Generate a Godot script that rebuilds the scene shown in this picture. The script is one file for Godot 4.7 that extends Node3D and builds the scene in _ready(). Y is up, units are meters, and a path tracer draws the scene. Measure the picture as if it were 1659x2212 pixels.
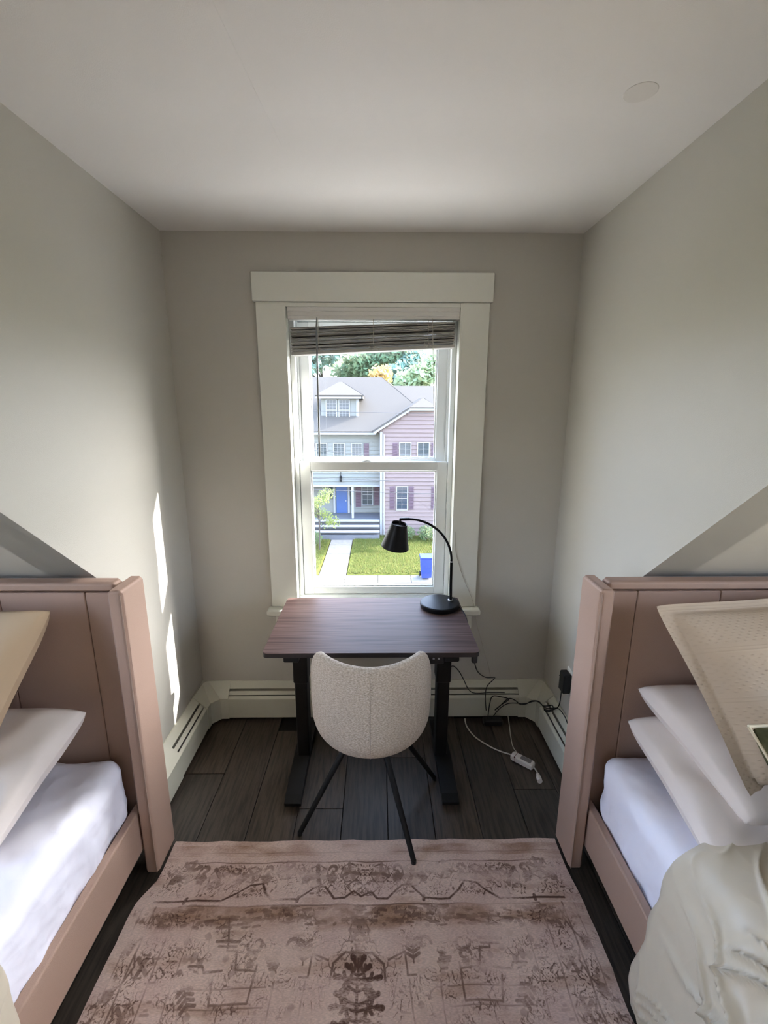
extends Node3D

# ---------------------------------------------------------------- mesh builder
class MB:
	var v := PackedVector3Array()
	var n := PackedVector3Array()
	var u := PackedVector2Array()
	var ix := PackedInt32Array()

	func vert(p: Vector3, nn: Vector3, uv := Vector2.ZERO) -> int:
		v.append(p)
		n.append(nn)
		u.append(uv)
		return v.size() - 1

	func t3(a: int, b: int, c: int) -> void:  # counter-clockwise seen from outside
		ix.append(a)
		ix.append(c)
		ix.append(b)

	func tn(a: int, b: int, c: int) -> void:  # wound the way its normals point
		if (v[b] - v[a]).cross(v[c] - v[a]).dot(n[a] + n[b] + n[c]) >= 0:
			t3(a, b, c)
		else:
			t3(a, c, b)

	func quad(a: Vector3, b: Vector3, c: Vector3, d: Vector3) -> void:
		var nn := (b - a).cross(d - a).normalized()
		if nn.length() < 0.5:
			nn = (c - b).cross(d - b).normalized()
		var k := vert(a, nn, Vector2(0, 0))
		vert(b, nn, Vector2(1, 0))
		vert(c, nn, Vector2(1, 1))
		vert(d, nn, Vector2(0, 1))
		t3(k, k + 1, k + 2)
		t3(k, k + 2, k + 3)

	func trif(a: Vector3, b: Vector3, c: Vector3) -> void:
		var nn := (b - a).cross(c - a).normalized()
		var k := vert(a, nn)
		vert(b, nn)
		vert(c, nn)
		t3(k, k + 1, k + 2)

	# box with chamfered edges, smooth across the chamfer
	func cbox(c: Vector3, s: Vector3, bev := 0.002, b := Basis()) -> MB:
		var h := s * 0.5
		var e: float = minf(bev, minf(h.x, minf(h.y, h.z)) * 0.9)
		var id := {}
		for sx in [-1, 1]:
			for sy in [-1, 1]:
				for sz in [-1, 1]:
					var sg := Vector3(sx, sy, sz)
					for ax in 3:
						var p := Vector3(sx * (h.x - e), sy * (h.y - e), sz * (h.z - e))
						p[ax] = sg[ax] * h[ax]
						var nn := Vector3.ZERO
						nn[ax] = sg[ax]
						var uv := Vector2(p[(ax + 1) % 3], p[(ax + 2) % 3])
						id[[sx, sy, sz, ax]] = vert(c + b * p, b * nn, uv)
		for ax in 3:
			var a1 := (ax + 1) % 3
			var a2 := (ax + 2) % 3
			for s0 in [-1, 1]:
				var q := []
				for w in [[-1, -1], [1, -1], [1, 1], [-1, 1]]:
					var k := [0, 0, 0, ax]
					k[ax] = s0
					k[a1] = w[0]
					k[a2] = w[1]
					q.append(id[k])
				if s0 < 0:
					q.reverse()
				tn(q[0], q[1], q[2])
				tn(q[0], q[2], q[3])
			# edges running along ax, between faces a1 and a2
			for s1 in [-1, 1]:
				for s2 in [-1, 1]:
					var kk := []
					for w in [[-1, a1], [1, a1], [1, a2], [-1, a2]]:
						var k := [0, 0, 0, w[1]]
						k[ax] = w[0]
						k[a1] = s1
						k[a2] = s2
						kk.append(id[k])
					tn(kk[0], kk[1], kk[2])
					tn(kk[0], kk[2], kk[3])
		for sx in [-1, 1]:
			for sy in [-1, 1]:
				for sz in [-1, 1]:
					var a: int = id[[sx, sy, sz, 0]]
					var bb: int = id[[sx, sy, sz, 1]]
					var cc: int = id[[sx, sy, sz, 2]]
					tn(a, bb, cc)
		return self

	func span(a: Vector3, b: Vector3, bev := 0.002) -> MB:  # box between two corners
		return cbox((a + b) * 0.5, (b - a).abs(), bev)

	# box run from point to point
	func beam(a: Vector3, b: Vector3, w: float, hh: float, bev := 0.002, up := Vector3.UP) -> MB:
		var z := (b - a).normalized()
		var x := up.cross(z).normalized()
		var y := z.cross(x)
		return cbox((a + b) * 0.5, Vector3(w, hh, (b - a).length()), bev, Basis(x, y, z))

	func tube(pts: Array, r, sides := 10, caps := true) -> MB:
		var m := pts.size()
		var up := Vector3(0.31, 0.9, 0.17)
		var base := v.size()
		for i in m:
			var p: Vector3 = pts[i]
			var d: Vector3 = (pts[mini(i + 1, m - 1)] - pts[maxi(i - 1, 0)]).normalized()
			var x := up.cross(d)
			if x.length() < 0.05:
				x = Vector3(1, 0.2, 0.1).cross(d)
			x = x.normalized()
			up = d.cross(x).normalized()
			var rr: float = r[i] if r is Array else r
			for k in sides:
				var a := TAU * k / sides
				var nn := x * cos(a) + up * sin(a)
				vert(p + nn * rr, nn, Vector2(float(k) / sides, float(i)))
		for i in m - 1:
			for k in sides:
				var a := base + i * sides + k
				var b := base + i * sides + (k + 1) % sides
				t3(a, b, b + sides)
				t3(a, b + sides, a + sides)
		if caps:
			for e in [0, m - 1]:
				var d: Vector3 = (pts[0] - pts[1]).normalized() if e == 0 else (pts[m - 1] - pts[m - 2]).normalized()
				var c0 := vert(pts[e], d)
				var ring := v.size()
				for k in sides:
					vert(v[base + e * sides + k], d)
				for k in sides:
					if e == 0:
						t3(c0, ring + (k + 1) % sides, ring + k)
					else:
						t3(c0, ring + k, ring + (k + 1) % sides)
		return self

	# profile of (radius, height), turned about the y axis of xf; doubled points make hard edges
	func lathe(pr: Array, sides := 32, xf := Transform3D()) -> MB:
		var base := v.size()
		var m := pr.size()
		for i in m:
			var p: Vector2 = pr[i]
			var a: Vector2 = pr[maxi(i - 1, 0)]
			var b: Vector2 = pr[mini(i + 1, m - 1)]
			if i > 0 and a.is_equal_approx(p):
				a = p
			if i < m - 1 and b.is_equal_approx(p):
				b = p
			var d := b - a
			var nr := Vector2(d.y, -d.x).normalized()
			for k in sides:
				var an := TAU * k / sides
				var dir := Vector3(cos(an), 0, sin(an))
				vert(xf * (dir * p.x + Vector3(0, p.y, 0)), (xf.basis * (dir * nr.x + Vector3(0, nr.y, 0))).normalized())
		for i in m - 1:
			if (pr[i] as Vector2).is_equal_approx(pr[i + 1]):
				continue
			for k in sides:
				var a := base + i * sides + k
				var b := base + i * sides + (k + 1) % sides
				t3(a, a + sides, b + sides)
				t3(a, b + sides, b)
		return self

	# surface from fn(s, t) with s, t in 0..1; normal is d/ds x d/dt
	func grid(nu: int, nv: int, fn: Callable, flip := false) -> MB:
		var base := v.size()
		var w := nu + 1
		var ps := PackedVector3Array()
		for j in nv + 1:
			for i in nu + 1:
				ps.append(fn.call(float(i) / nu, float(j) / nv))
		for j in nv + 1:
			for i in nu + 1:
				var du := ps[j * w + mini(i + 1, nu)] - ps[j * w + maxi(i - 1, 0)]
				var dv := ps[mini(j + 1, nv) * w + i] - ps[maxi(j - 1, 0) * w + i]
				var nn := du.cross(dv).normalized()
				if nn.length() < 0.5:
					nn = Vector3.UP
				vert(ps[j * w + i], -nn if flip else nn, Vector2(float(i) / nu, float(j) / nv))
		for j in nv:
			for i in nu:
				var a := base + j * w + i
				if flip:
					t3(a, a + w + 1, a + 1)
					t3(a, a + w, a + w + 1)
				else:
					t3(a, a + 1, a + w + 1)
					t3(a, a + w + 1, a + w)
		return self

	# outline in the plane (ex, ey) at o, drawn out along ez by depth
	func prism(poly: Array, o: Vector3, ex: Vector3, ey: Vector3, ez: Vector3, depth: float) -> MB:
		var pl := PackedVector2Array(poly)
		if Geometry2D.is_polygon_clockwise(pl):
			pl.reverse()
		var tr := Geometry2D.triangulate_polygon(pl)
		var hand := ex.cross(ey).dot(ez) > 0
		for s in 2:
			var nn := ez if s == 1 else -ez
			var base := v.size()
			for q in pl:
				vert(o + ex * q.x + ey * q.y + (ez * depth if s == 1 else Vector3.ZERO), nn, q)
			for k in range(0, tr.size(), 3):
				var a := base + tr[k]
				var b := base + tr[k + 1]
				var c := base + tr[k + 2]
				if (v[b] - v[a]).cross(v[c] - v[a]).dot(nn) > 0:
					t3(a, b, c)
				else:
					t3(a, c, b)
		for k in pl.size():
			var q := pl[k]
			var q2 := pl[(k + 1) % pl.size()]
			var a := o + ex * q.x + ey * q.y
			var b := o + ex * q2.x + ey * q2.y
			if hand:
				quad(a, b, b + ez * depth, a + ez * depth)
			else:
				quad(b, a, a + ez * depth, b + ez * depth)
		return self

	func mesh() -> ArrayMesh:
		var ar := []
		ar.resize(Mesh.ARRAY_MAX)
		ar[Mesh.ARRAY_VERTEX] = v
		ar[Mesh.ARRAY_NORMAL] = n
		ar[Mesh.ARRAY_TEX_UV] = u
		ar[Mesh.ARRAY_INDEX] = ix
		var m := ArrayMesh.new()
		m.add_surface_from_arrays(Mesh.PRIMITIVE_TRIANGLES, ar)
		return m


# ---------------------------------------------------------------- scene helpers
var M := {}
var used := {}
var rng := RandomNumberGenerator.new()


func put(mb, called: String, m: Material, parent: Node = self, at := Vector3.ZERO) -> MeshInstance3D:
	var o := MeshInstance3D.new()
	o.mesh = mb.mesh() if mb is MB else mb
	o.material_override = m
	o.position = at
	o.name = numbered(called) if parent == self else called
	parent.add_child(o, true)
	return o


func numbered(called: String) -> String:
	if not used.has(called):
		used[called] = 0
		return called
	used[called] += 1
	return "%s_%03d" % [called, used[called]]


func tag(o: Node, label: String, category: String, group := "", kind := "") -> Node:
	if label:
		o.set_meta("label", label)
	if category:
		o.set_meta("category", category)
	if group:
		o.set_meta("group", group)
	if kind:
		o.set_meta("kind", kind)
	return o


func thing(called: String, label: String, category: String, at := Vector3.ZERO, group := "") -> Node3D:
	var o := Node3D.new()
	o.name = numbered(called)
	add_child(o)
	o.position = at
	tag(o, label, category, group)
	return o


func struct(called: String, label: String, category: String, mb = null, m: Material = null) -> Node3D:
	var o: Node3D
	if mb == null:
		o = thing(called, label, category)
	else:
		o = put(mb, called, m)
		tag(o, label, category)
	o.set_meta("kind", "structure")
	return o


func noise(sd: int, fr: float, oct := 4, type := FastNoiseLite.TYPE_SIMPLEX_SMOOTH, ridged := false) -> FastNoiseLite:
	var f := FastNoiseLite.new()
	f.seed = sd
	f.frequency = fr
	f.noise_type = type
	f.fractal_octaves = oct
	f.fractal_type = FastNoiseLite.FRACTAL_RIDGED if ridged else FastNoiseLite.FRACTAL_FBM
	return f


func grey_tex(f: FastNoiseLite, w := 512, h := 512) -> ImageTexture:
	return ImageTexture.create_from_image(f.get_seamless_image(w, h))


# noise turned into colours between the given stops
func color_tex(f: FastNoiseLite, cols: Array, w := 512, h := 512) -> ImageTexture:
	var src := f.get_seamless_image(w, h)
	src.convert(Image.FORMAT_L8)
	var data := src.get_data()
	var lut := []
	for k in 256:
		var t := k / 255.0 * (cols.size() - 1)
		var i := mini(int(t), cols.size() - 2)
		var c: Color = (cols[i] as Color).lerp(cols[i + 1], t - i)
		lut.append([int(c.r * 255), int(c.g * 255), int(c.b * 255)])
	var out := PackedByteArray()
	out.resize(w * h * 3)
	for k in w * h:
		var q: Array = lut[data[k]]
		out[k * 3] = q[0]
		out[k * 3 + 1] = q[1]
		out[k * 3 + 2] = q[2]
	return ImageTexture.create_from_image(Image.create_from_data(w, h, false, Image.FORMAT_RGB8, out))


func rgb(r: int, g: int, b: int) -> Color:
	return Color(r / 255.0, g / 255.0, b / 255.0)


func mat(c: Color, rough := 0.6, spec := 0.5, metal := 0.0) -> StandardMaterial3D:
	var m := StandardMaterial3D.new()
	m.albedo_color = c
	m.roughness = rough
	m.metallic = metal
	m.metallic_specular = spec
	return m


func tri(m: StandardMaterial3D, sc: Vector3, world := true) -> StandardMaterial3D:
	m.uv1_triplanar = true
	m.uv1_world_triplanar = world
	m.uv1_scale = sc
	return m


func bump(m: StandardMaterial3D, t: Texture2D, depth: float) -> StandardMaterial3D:
	m.heightmap_enabled = true
	m.heightmap_texture = t
	m.heightmap_scale = depth
	return m


# ---------------------------------------------------------------- scene
const AX := 0.908      # half width of the dormer alcove
const CH := 2.343      # ceiling height
const ZK := 0.745      # knee wall beside the alcove
const GZ0 := 1.5     # gable end windows beside the beds
const GY0 := 0.6
const GY1 := 2.0
const GY := -6.0       # ground outside


func gz1(s: int) -> float:
	return 2.95 if s < 0 else 2.6


func slope_y(z: float) -> float:
	return 1.10 + 0.91 * (z - 0.785)


func _ready() -> void:
	rng.seed = 7
	camera_and_light()
	materials()
	room()
	window_front()
	windows_gable()
	heaters()
	blind()
	bed(-1)
	bed(1)
	bedding()
	rug()
	desk()
	chair()
	lamp()
	cables()
	outside()


func camera_and_light() -> void:
	var cam := Camera3D.new()
	cam.name = "camera"
	add_child(cam)
	cam.position = Vector3(0.022, 1.615, 2.1816)
	cam.rotation = Vector3(-0.2259, -0.0128, 0.0023)
	cam.fov = 96.28
	cam.near = 0.02
	cam.far = 400
	cam.current = true

	var sm := ProceduralSkyMaterial.new()
	sm.sky_top_color = rgb(150, 180, 225)
	sm.sky_horizon_color = rgb(222, 230, 240)
	sm.sky_curve = 0.2
	sm.ground_bottom_color = rgb(120, 120, 112)
	sm.ground_horizon_color = rgb(190, 195, 195)
	sm.sky_energy_multiplier = 1.0
	sm.sun_angle_max = 70.0
	sm.sun_curve = 0.5
	var sky := Sky.new()
	sky.sky_material = sm
	var env := Environment.new()
	env.background_mode = Environment.BG_SKY
	env.sky = sky
	env.background_energy_multiplier = 7.0
	env.tonemap_mode = Environment.TONE_MAPPER_LINEAR
	env.tonemap_exposure = 2.42
	env.sdfgi_enabled = true
	env.ssao_enabled = true
	env.ssil_enabled = true
	var we := WorldEnvironment.new()
	we.name = "environment"
	we.environment = env
	add_child(we)

	var sun := DirectionalLight3D.new()
	sun.name = "sun"
	add_child(sun)
	sun.look_at_from_position(Vector3.ZERO, -Vector3(1.0, 0.72, -0.47))
	sun.light_color = rgb(255, 252, 247)
	sun.light_energy = 4.2
	sun.light_angular_distance = 0.55
	sun.shadow_enabled = true


func materials() -> void:
	var fine := grey_tex(noise(3, 0.08, 3))
	var crease := grey_tex(noise(11, 0.007, 2, FastNoiseLite.TYPE_SIMPLEX_SMOOTH, true))
	var weave := weave_tex()
	M.wall = bump(tri(mat(rgb(190, 186, 177), 0.5, 0.4), Vector3(6, 6, 6)), fine, 0.02)
	M.ceiling = bump(tri(mat(rgb(224, 220, 216), 0.6, 0.35), Vector3(6, 6, 6)), fine, 0.02)
	M.trim = mat(rgb(226, 226, 216), 0.38, 0.5)
	M.vinyl = mat(rgb(230, 233, 232), 0.35, 0.5)
	M.heater = mat(rgb(196, 194, 178), 0.42, 0.5)
	M.fins = mat(rgb(150, 148, 144), 0.5, 0.5)
	M.dark = mat(rgb(12, 11, 11), 0.7, 0.3)
	M.black = mat(rgb(16, 16, 18), 0.42, 0.5)
	M.black_metal = mat(rgb(11, 11, 12), 0.6, 0.4)
	M.lamp_black = mat(rgb(11, 11, 14), 0.4, 0.3)
	M.steel = mat(rgb(180, 180, 182), 0.3, 0.5, 1.0)
	M.bulb = mat(rgb(228, 226, 220), 0.4)
	M.cord_black = mat(rgb(20, 20, 20), 0.5)
	M.cord_white = mat(rgb(190, 184, 172), 0.5)
	M.plastic_white = mat(rgb(214, 204, 194), 0.45)
	M.print_grey = mat(rgb(120, 112, 108), 0.6)
	M.print_red = mat(rgb(96, 52, 44), 0.6)
	var g := mat(Color(0.93, 0.97, 0.96, 0.05), 0.0, 0.5)
	g.transparency = BaseMaterial3D.TRANSPARENCY_ALPHA
	M.glass = g
	M.valance = mat(rgb(216, 214, 208), 0.45)
	M.slat = mat(rgb(178, 176, 170), 0.5)
	M.tan = bump(tri(mat(rgb(168, 140, 125), 0.6, 0.4), Vector3(14, 14, 14), false), fine, 0.05)
	M.tan_seam = mat(rgb(158, 134, 120), 0.7)
	M.bed_black = mat(rgb(14, 13, 13), 0.9, 0.2)
	M.sheet = bump(tri(mat(rgb(236, 235, 247), 0.62, 0.4), Vector3(1.3, 1.3, 1.3)), crease, 0.3)
	M.white_pillow = bump(tri(mat(rgb(220, 210, 205), 0.6, 0.4), Vector3(1.1, 1.1, 1.1)), crease, 0.35)
	M.sham_tan = bump(tri(mat(rgb(196, 172, 144), 0.7, 0.3), Vector3(1.1, 1.1, 1.1)), crease, 0.3)
	M.sham_dot = bump(mat(rgb(188, 170, 150), 0.75, 0.3), dots_tex(), 0.3)
	M.sham_edge = mat(rgb(186, 172, 152), 0.75, 0.3)
	M.comforter = bump(tri(mat(rgb(196, 185, 166), 0.4, 0.5), Vector3(1.4, 1.4, 1.4)), crease, 0.5)
	M.comforter.rim_enabled = true
	M.comforter.rim = 0.3
	var gv := tri(mat(Color.WHITE, 0.85, 0.3), Vector3(3, 3, 3))
	gv.albedo_texture = color_tex(noise(21, 0.02, 4), [rgb(40, 44, 26), rgb(58, 60, 38), rgb(100, 96, 70), rgb(50, 52, 30)], 256, 256)
	M.green_velvet = gv
	M.piping = mat(rgb(206, 196, 172), 0.7)
	M.chair = bump(tri(mat(Color.WHITE, 0.85, 0.3), Vector3(1.6, 4.0, 1.6), false), weave, 0.06)
	M.chair.albedo_texture = color_tex(noise(31, 0.12, 4), [rgb(112, 101, 90), rgb(162, 149, 134), rgb(194, 181, 166), rgb(214, 203, 188)], 512, 512)
	M.chair_seam = mat(rgb(168, 158, 148), 0.8)
	M.planks = []
	var wood := noise(41, 0.02, 5)
	for c in [[rgb(33, 27, 23), rgb(57, 48, 41), rgb(75, 65, 56), rgb(46, 38, 33)], [rgb(30, 25, 21), rgb(51, 44, 38), rgb(68, 60, 52), rgb(41, 35, 31)], [rgb(37, 30, 25), rgb(63, 53, 44), rgb(82, 70, 59), rgb(51, 42, 35)]]:
		wood.seed += 3
		var p := tri(mat(Color.WHITE, 0.45, 0.5), Vector3(6.0, 3.0, 0.45))
		p.albedo_texture = color_tex(wood, c, 512, 512)
		bump(p, p.albedo_texture, 0.03)
		M.planks.append(p)
	M.plank_joint = mat(rgb(14, 13, 12), 0.9)
	var dt := tri(mat(Color.WHITE, 0.46, 0.22), Vector3(0.12, 3.0, 5.5), false)
	dt.albedo_texture = color_tex(noise(51, 0.018, 5), [rgb(48, 37, 36), rgb(76, 60, 57), rgb(98, 80, 75), rgb(66, 51, 49), rgb(88, 70, 66)], 512, 512)
	M.desk_wood = dt
	M.desk_edge = mat(rgb(30, 23, 22), 0.5)
	# outside
	var sh := tri(mat(Color.WHITE, 0.9, 0.2), Vector3(0.5, 0.5, 0.5))
	sh.albedo_texture = color_tex(noise(61, 0.12, 4), [rgb(56, 53, 51), rgb(70, 67, 64), rgb(84, 80, 77)], 512, 512)
	M.shingle = sh
	M.siding = mat(rgb(107, 93, 90), 0.7, 0.3)
	M.siding_grey = mat(rgb(106, 107, 102), 0.7, 0.3)
	M.house_trim = mat(rgb(130, 130, 130), 0.6, 0.3)
	M.shutter = mat(rgb(84, 68, 76), 0.7, 0.3)
	M.shutter_dark = mat(rgb(42, 50, 54), 0.7, 0.3)
	M.door_blue = mat(rgb(34, 66, 114), 0.5)
	M.house_glass = mat(rgb(38, 48, 56), 0.15, 0.5)
	M.porch_grey = mat(rgb(78, 79, 84), 0.8)
	M.concrete = tri(mat(Color.WHITE, 0.9, 0.2), Vector3(0.4, 0.4, 0.4))
	M.concrete.albedo_texture = color_tex(noise(71, 0.05, 5), [rgb(96, 92, 86), rgb(106, 102, 96), rgb(115, 110, 104)], 256, 256)
	M.paving = mat(rgb(206, 200, 190), 0.9, 0.2)
	M.asphalt = tri(mat(Color.WHITE, 0.9, 0.2), Vector3(0.5, 0.5, 0.5))
	M.asphalt.albedo_texture = color_tex(noise(72, 0.2, 3), [rgb(64, 63, 63), rgb(76, 74, 74), rgb(84, 82, 82)], 256, 256)
	M.lawn = tri(mat(Color.WHITE, 0.95, 0.1), Vector3(0.35, 0.35, 0.35))
	M.lawn.albedo_texture = color_tex(noise(73, 0.04, 5), [rgb(45, 58, 21), rgb(63, 70, 30), rgb(75, 73, 35), rgb(53, 67, 25)], 512, 512)
	M.blades = []
	for c in [rgb(59, 73, 28), rgb(79, 80, 36), rgb(51, 67, 23)]:
		var b := mat(c, 0.8, 0.2)
		b.backlight_enabled = true
		b.backlight = Color(0.4, 0.4, 0.25)
		M.blades.append(b)
	M.leaves = {}
	var greens := {"dark": rgb(84, 112, 84), "blue": rgb(100, 130, 122), "yellow": rgb(140, 104, 44), "lime": rgb(88, 102, 42), "pale": rgb(126, 146, 110), "hedge": rgb(56, 80, 48)}
	for k in greens:
		var cc: Color = greens[k]
		var l := mat(cc, 0.7, 0.3)
		l.backlight_enabled = true
		l.backlight = Color(0.5, 0.5, 0.4)
		M.leaves[k] = l
	M.bark = mat(rgb(52, 45, 40), 0.9)
	M.bin_blue = mat(rgb(24, 46, 122), 0.55)
	M.wire = mat(rgb(40, 40, 44), 0.7)
	M.house_outer = mat(rgb(190, 190, 184), 0.8)


func weave_tex() -> ImageTexture:
	var im := Image.create(256, 256, false, Image.FORMAT_L8)
	var f := noise(5, 0.05, 3)
	for y in 256:
		for x in 256:
			var a := 0.5 + 0.22 * sin(x * TAU / 8.0) * cos(y * TAU / 8.0) + 0.35 * f.get_noise_2d(x * 3.0, y)
			im.set_pixel(x, y, Color(a, a, a))
	return ImageTexture.create_from_image(im)


# rows of small raised dots and ribs, as on the quilted sham
func dots_tex() -> ImageTexture:
	var w := 640
	var im := Image.create(w, w, false, Image.FORMAT_L8)
	var f := noise(15, 0.01, 3)
	for y in w:
		var row := int(y / 40.0)
		for x in w:
			var a := 0.3 + 0.12 * f.get_noise_2d(x, y)
			var yy := fmod(y, 40.0)
			if row % 4 == 3:
				a += 0.3 * exp(-pow((yy - 14) / 2.5, 2)) + 0.2 * exp(-pow((yy - 26) / 2.5, 2))
			else:
				var xx := fmod(x + (10.0 if int(y / 10.0) % 2 == 0 else 0.0), 20.0) - 10.0
				var y2 := fmod(y, 10.0) - 5.0
				a += 0.5 * exp(-(xx * xx + y2 * y2 * 1.6) / 9.0)
			im.set_pixel(x, y, Color(a, a, a))
	return ImageTexture.create_from_image(im)


# ---------------------------------------------------------------- the room
func room() -> void:
	# floor: boards one by one over a dark sub-floor
	var fl := struct("floor", "dark brown wood plank floor", "floor", MB.new().span(Vector3(-2.45, -0.2, -0.16), Vector3(2.45, -0.012, 4.75), 0.0), M.plank_joint)
	var pw := 0.183
	var plen := 1.22
	var variants := []
	for k in 3:
		variants.append(MB.new().cbox(Vector3.ZERO, Vector3(pw - 0.002, 0.012, plen - 0.002), 0.0015).mesh())
	var col := 0
	var x := -2.3 + pw * 0.5 - 0.02
	while x < 2.3:
		var z := -0.9 + fmod(col * 0.47, plen)
		while z < 4.65:
			var z0 := maxf(z, 0.0)
			var z1 := minf(z + plen, 4.6)
			var outside := z1 < ZK and absf(x) > AX + 0.1
			if z1 - z0 > 0.08 and not outside:
				var ms = variants[0]
				if z1 - z0 < plen - 0.001:
					ms = MB.new().cbox(Vector3.ZERO, Vector3(pw - 0.002, 0.012, z1 - z0 - 0.002), 0.0015).mesh()
				put(ms, "plank", M.planks[rng.randi() % 3], fl, Vector3(x, -0.006, (z0 + z1) * 0.5))
			z += plen
		x += pw
		col += 1

	var wb := MB.new()
	wb.span(Vector3(-1.06, -0.2, -0.16), Vector3(-0.40, 2.55, 0), 0)
	wb.span(Vector3(0.40, -0.2, -0.16), Vector3(1.06, 2.55, 0), 0)
	wb.span(Vector3(-0.40, -0.2, -0.16), Vector3(0.40, 0.59, 0), 0)
	wb.span(Vector3(-0.40, 2.06, -0.16), Vector3(0.40, 2.55, 0), 0)
	struct("wall_back", "greige painted wall around the sash window", "wall", wb, M.wall)

	var zc := 0.785 + (CH - 1.10) / 0.91
	for s in [-1, 1]:
		var cheek := [Vector2(0, 0), Vector2(ZK, 0), Vector2(ZK, slope_y(ZK)), Vector2(zc, CH), Vector2(0, CH)]
		var nm := "left" if s < 0 else "right"
		struct("wall_" + nm, "greige painted dormer wall on the " + nm + " of the alcove", "wall",
			MB.new().prism(cheek, Vector3(AX * s, 0, 0), Vector3(0, 0, 1), Vector3(0, 1, 0), Vector3(s, 0, 0), 0.14), M.wall)
		var kn := MB.new().span(Vector3(s * (AX + 0.14), 0, ZK - 0.14), Vector3(s * 2.45, slope_y(ZK) + 0.06, ZK), 0)
		struct("wall_knee_" + nm, "low greige knee wall behind the " + nm + " headboard", "wall", kn, M.wall)
		var sl := [Vector2(ZK - 0.14, slope_y(ZK - 0.14)), Vector2(zc + 0.2, slope_y(zc + 0.2)), Vector2(zc + 0.2, slope_y(zc + 0.2) + 0.2), Vector2(ZK - 0.14, slope_y(ZK - 0.14) + 0.2)]
		struct("ceiling_slope_" + nm, "sloped ceiling falling to the knee wall on the " + nm, "ceiling",
			MB.new().prism(sl, Vector3((AX + 0.0005) * s, 0, 0), Vector3(0, 0, 1), Vector3(0, 1, 0), Vector3(s, 0, 0), 1.54), M.wall)
		struct("wall_side_" + nm, "greige end wall of the room beyond the " + nm + " bed", "wall",
			MB.new().span(Vector3(s * 2.3, 0, 0.6), Vector3(s * 2.45, 2.5, GZ0), 0).span(Vector3(s * 2.3, 0, gz1(s)), Vector3(s * 2.45, 2.5, 4.75), 0).span(Vector3(s * 2.3, 0, GZ0), Vector3(s * 2.45, GY0, gz1(s)), 0).span(Vector3(s * 2.3, GY1, GZ0), Vector3(s * 2.45, 2.5, gz1(s)), 0), M.wall)

	var ce := struct("ceiling", "white painted flat ceiling with faint seam", "ceiling", MB.new().span(Vector3(-2.45, CH, -0.16), Vector3(2.45, 2.55, 4.75), 0), M.ceiling)
	put(MB.new().beam(Vector3(-0.27, CH, 0.66), Vector3(-0.325, CH, 1.6), 0.03, 0.0012, 0.0005), "seam", M.ceiling, ce)
	var plate := MB.new().lathe([Vector2(0, 0.0), Vector2(0.036, 0.0), Vector2(0.038, 0.001), Vector2(0.038, 0.0015), Vector2(0, 0.0015)], 32)
	tag(put(plate, "ceiling_plate", mat(rgb(216, 211, 205), 0.6), self, Vector3(0.645, CH - 0.0015, 0.905)), "small round painted cover plate on the ceiling near right wall", "cover plate")

	struct("wall_rear", "greige wall behind the viewer", "wall", MB.new().span(Vector3(-2.45, 0.0, 4.6), Vector3(2.45, 2.5, 4.75), 0), M.wall)


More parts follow.
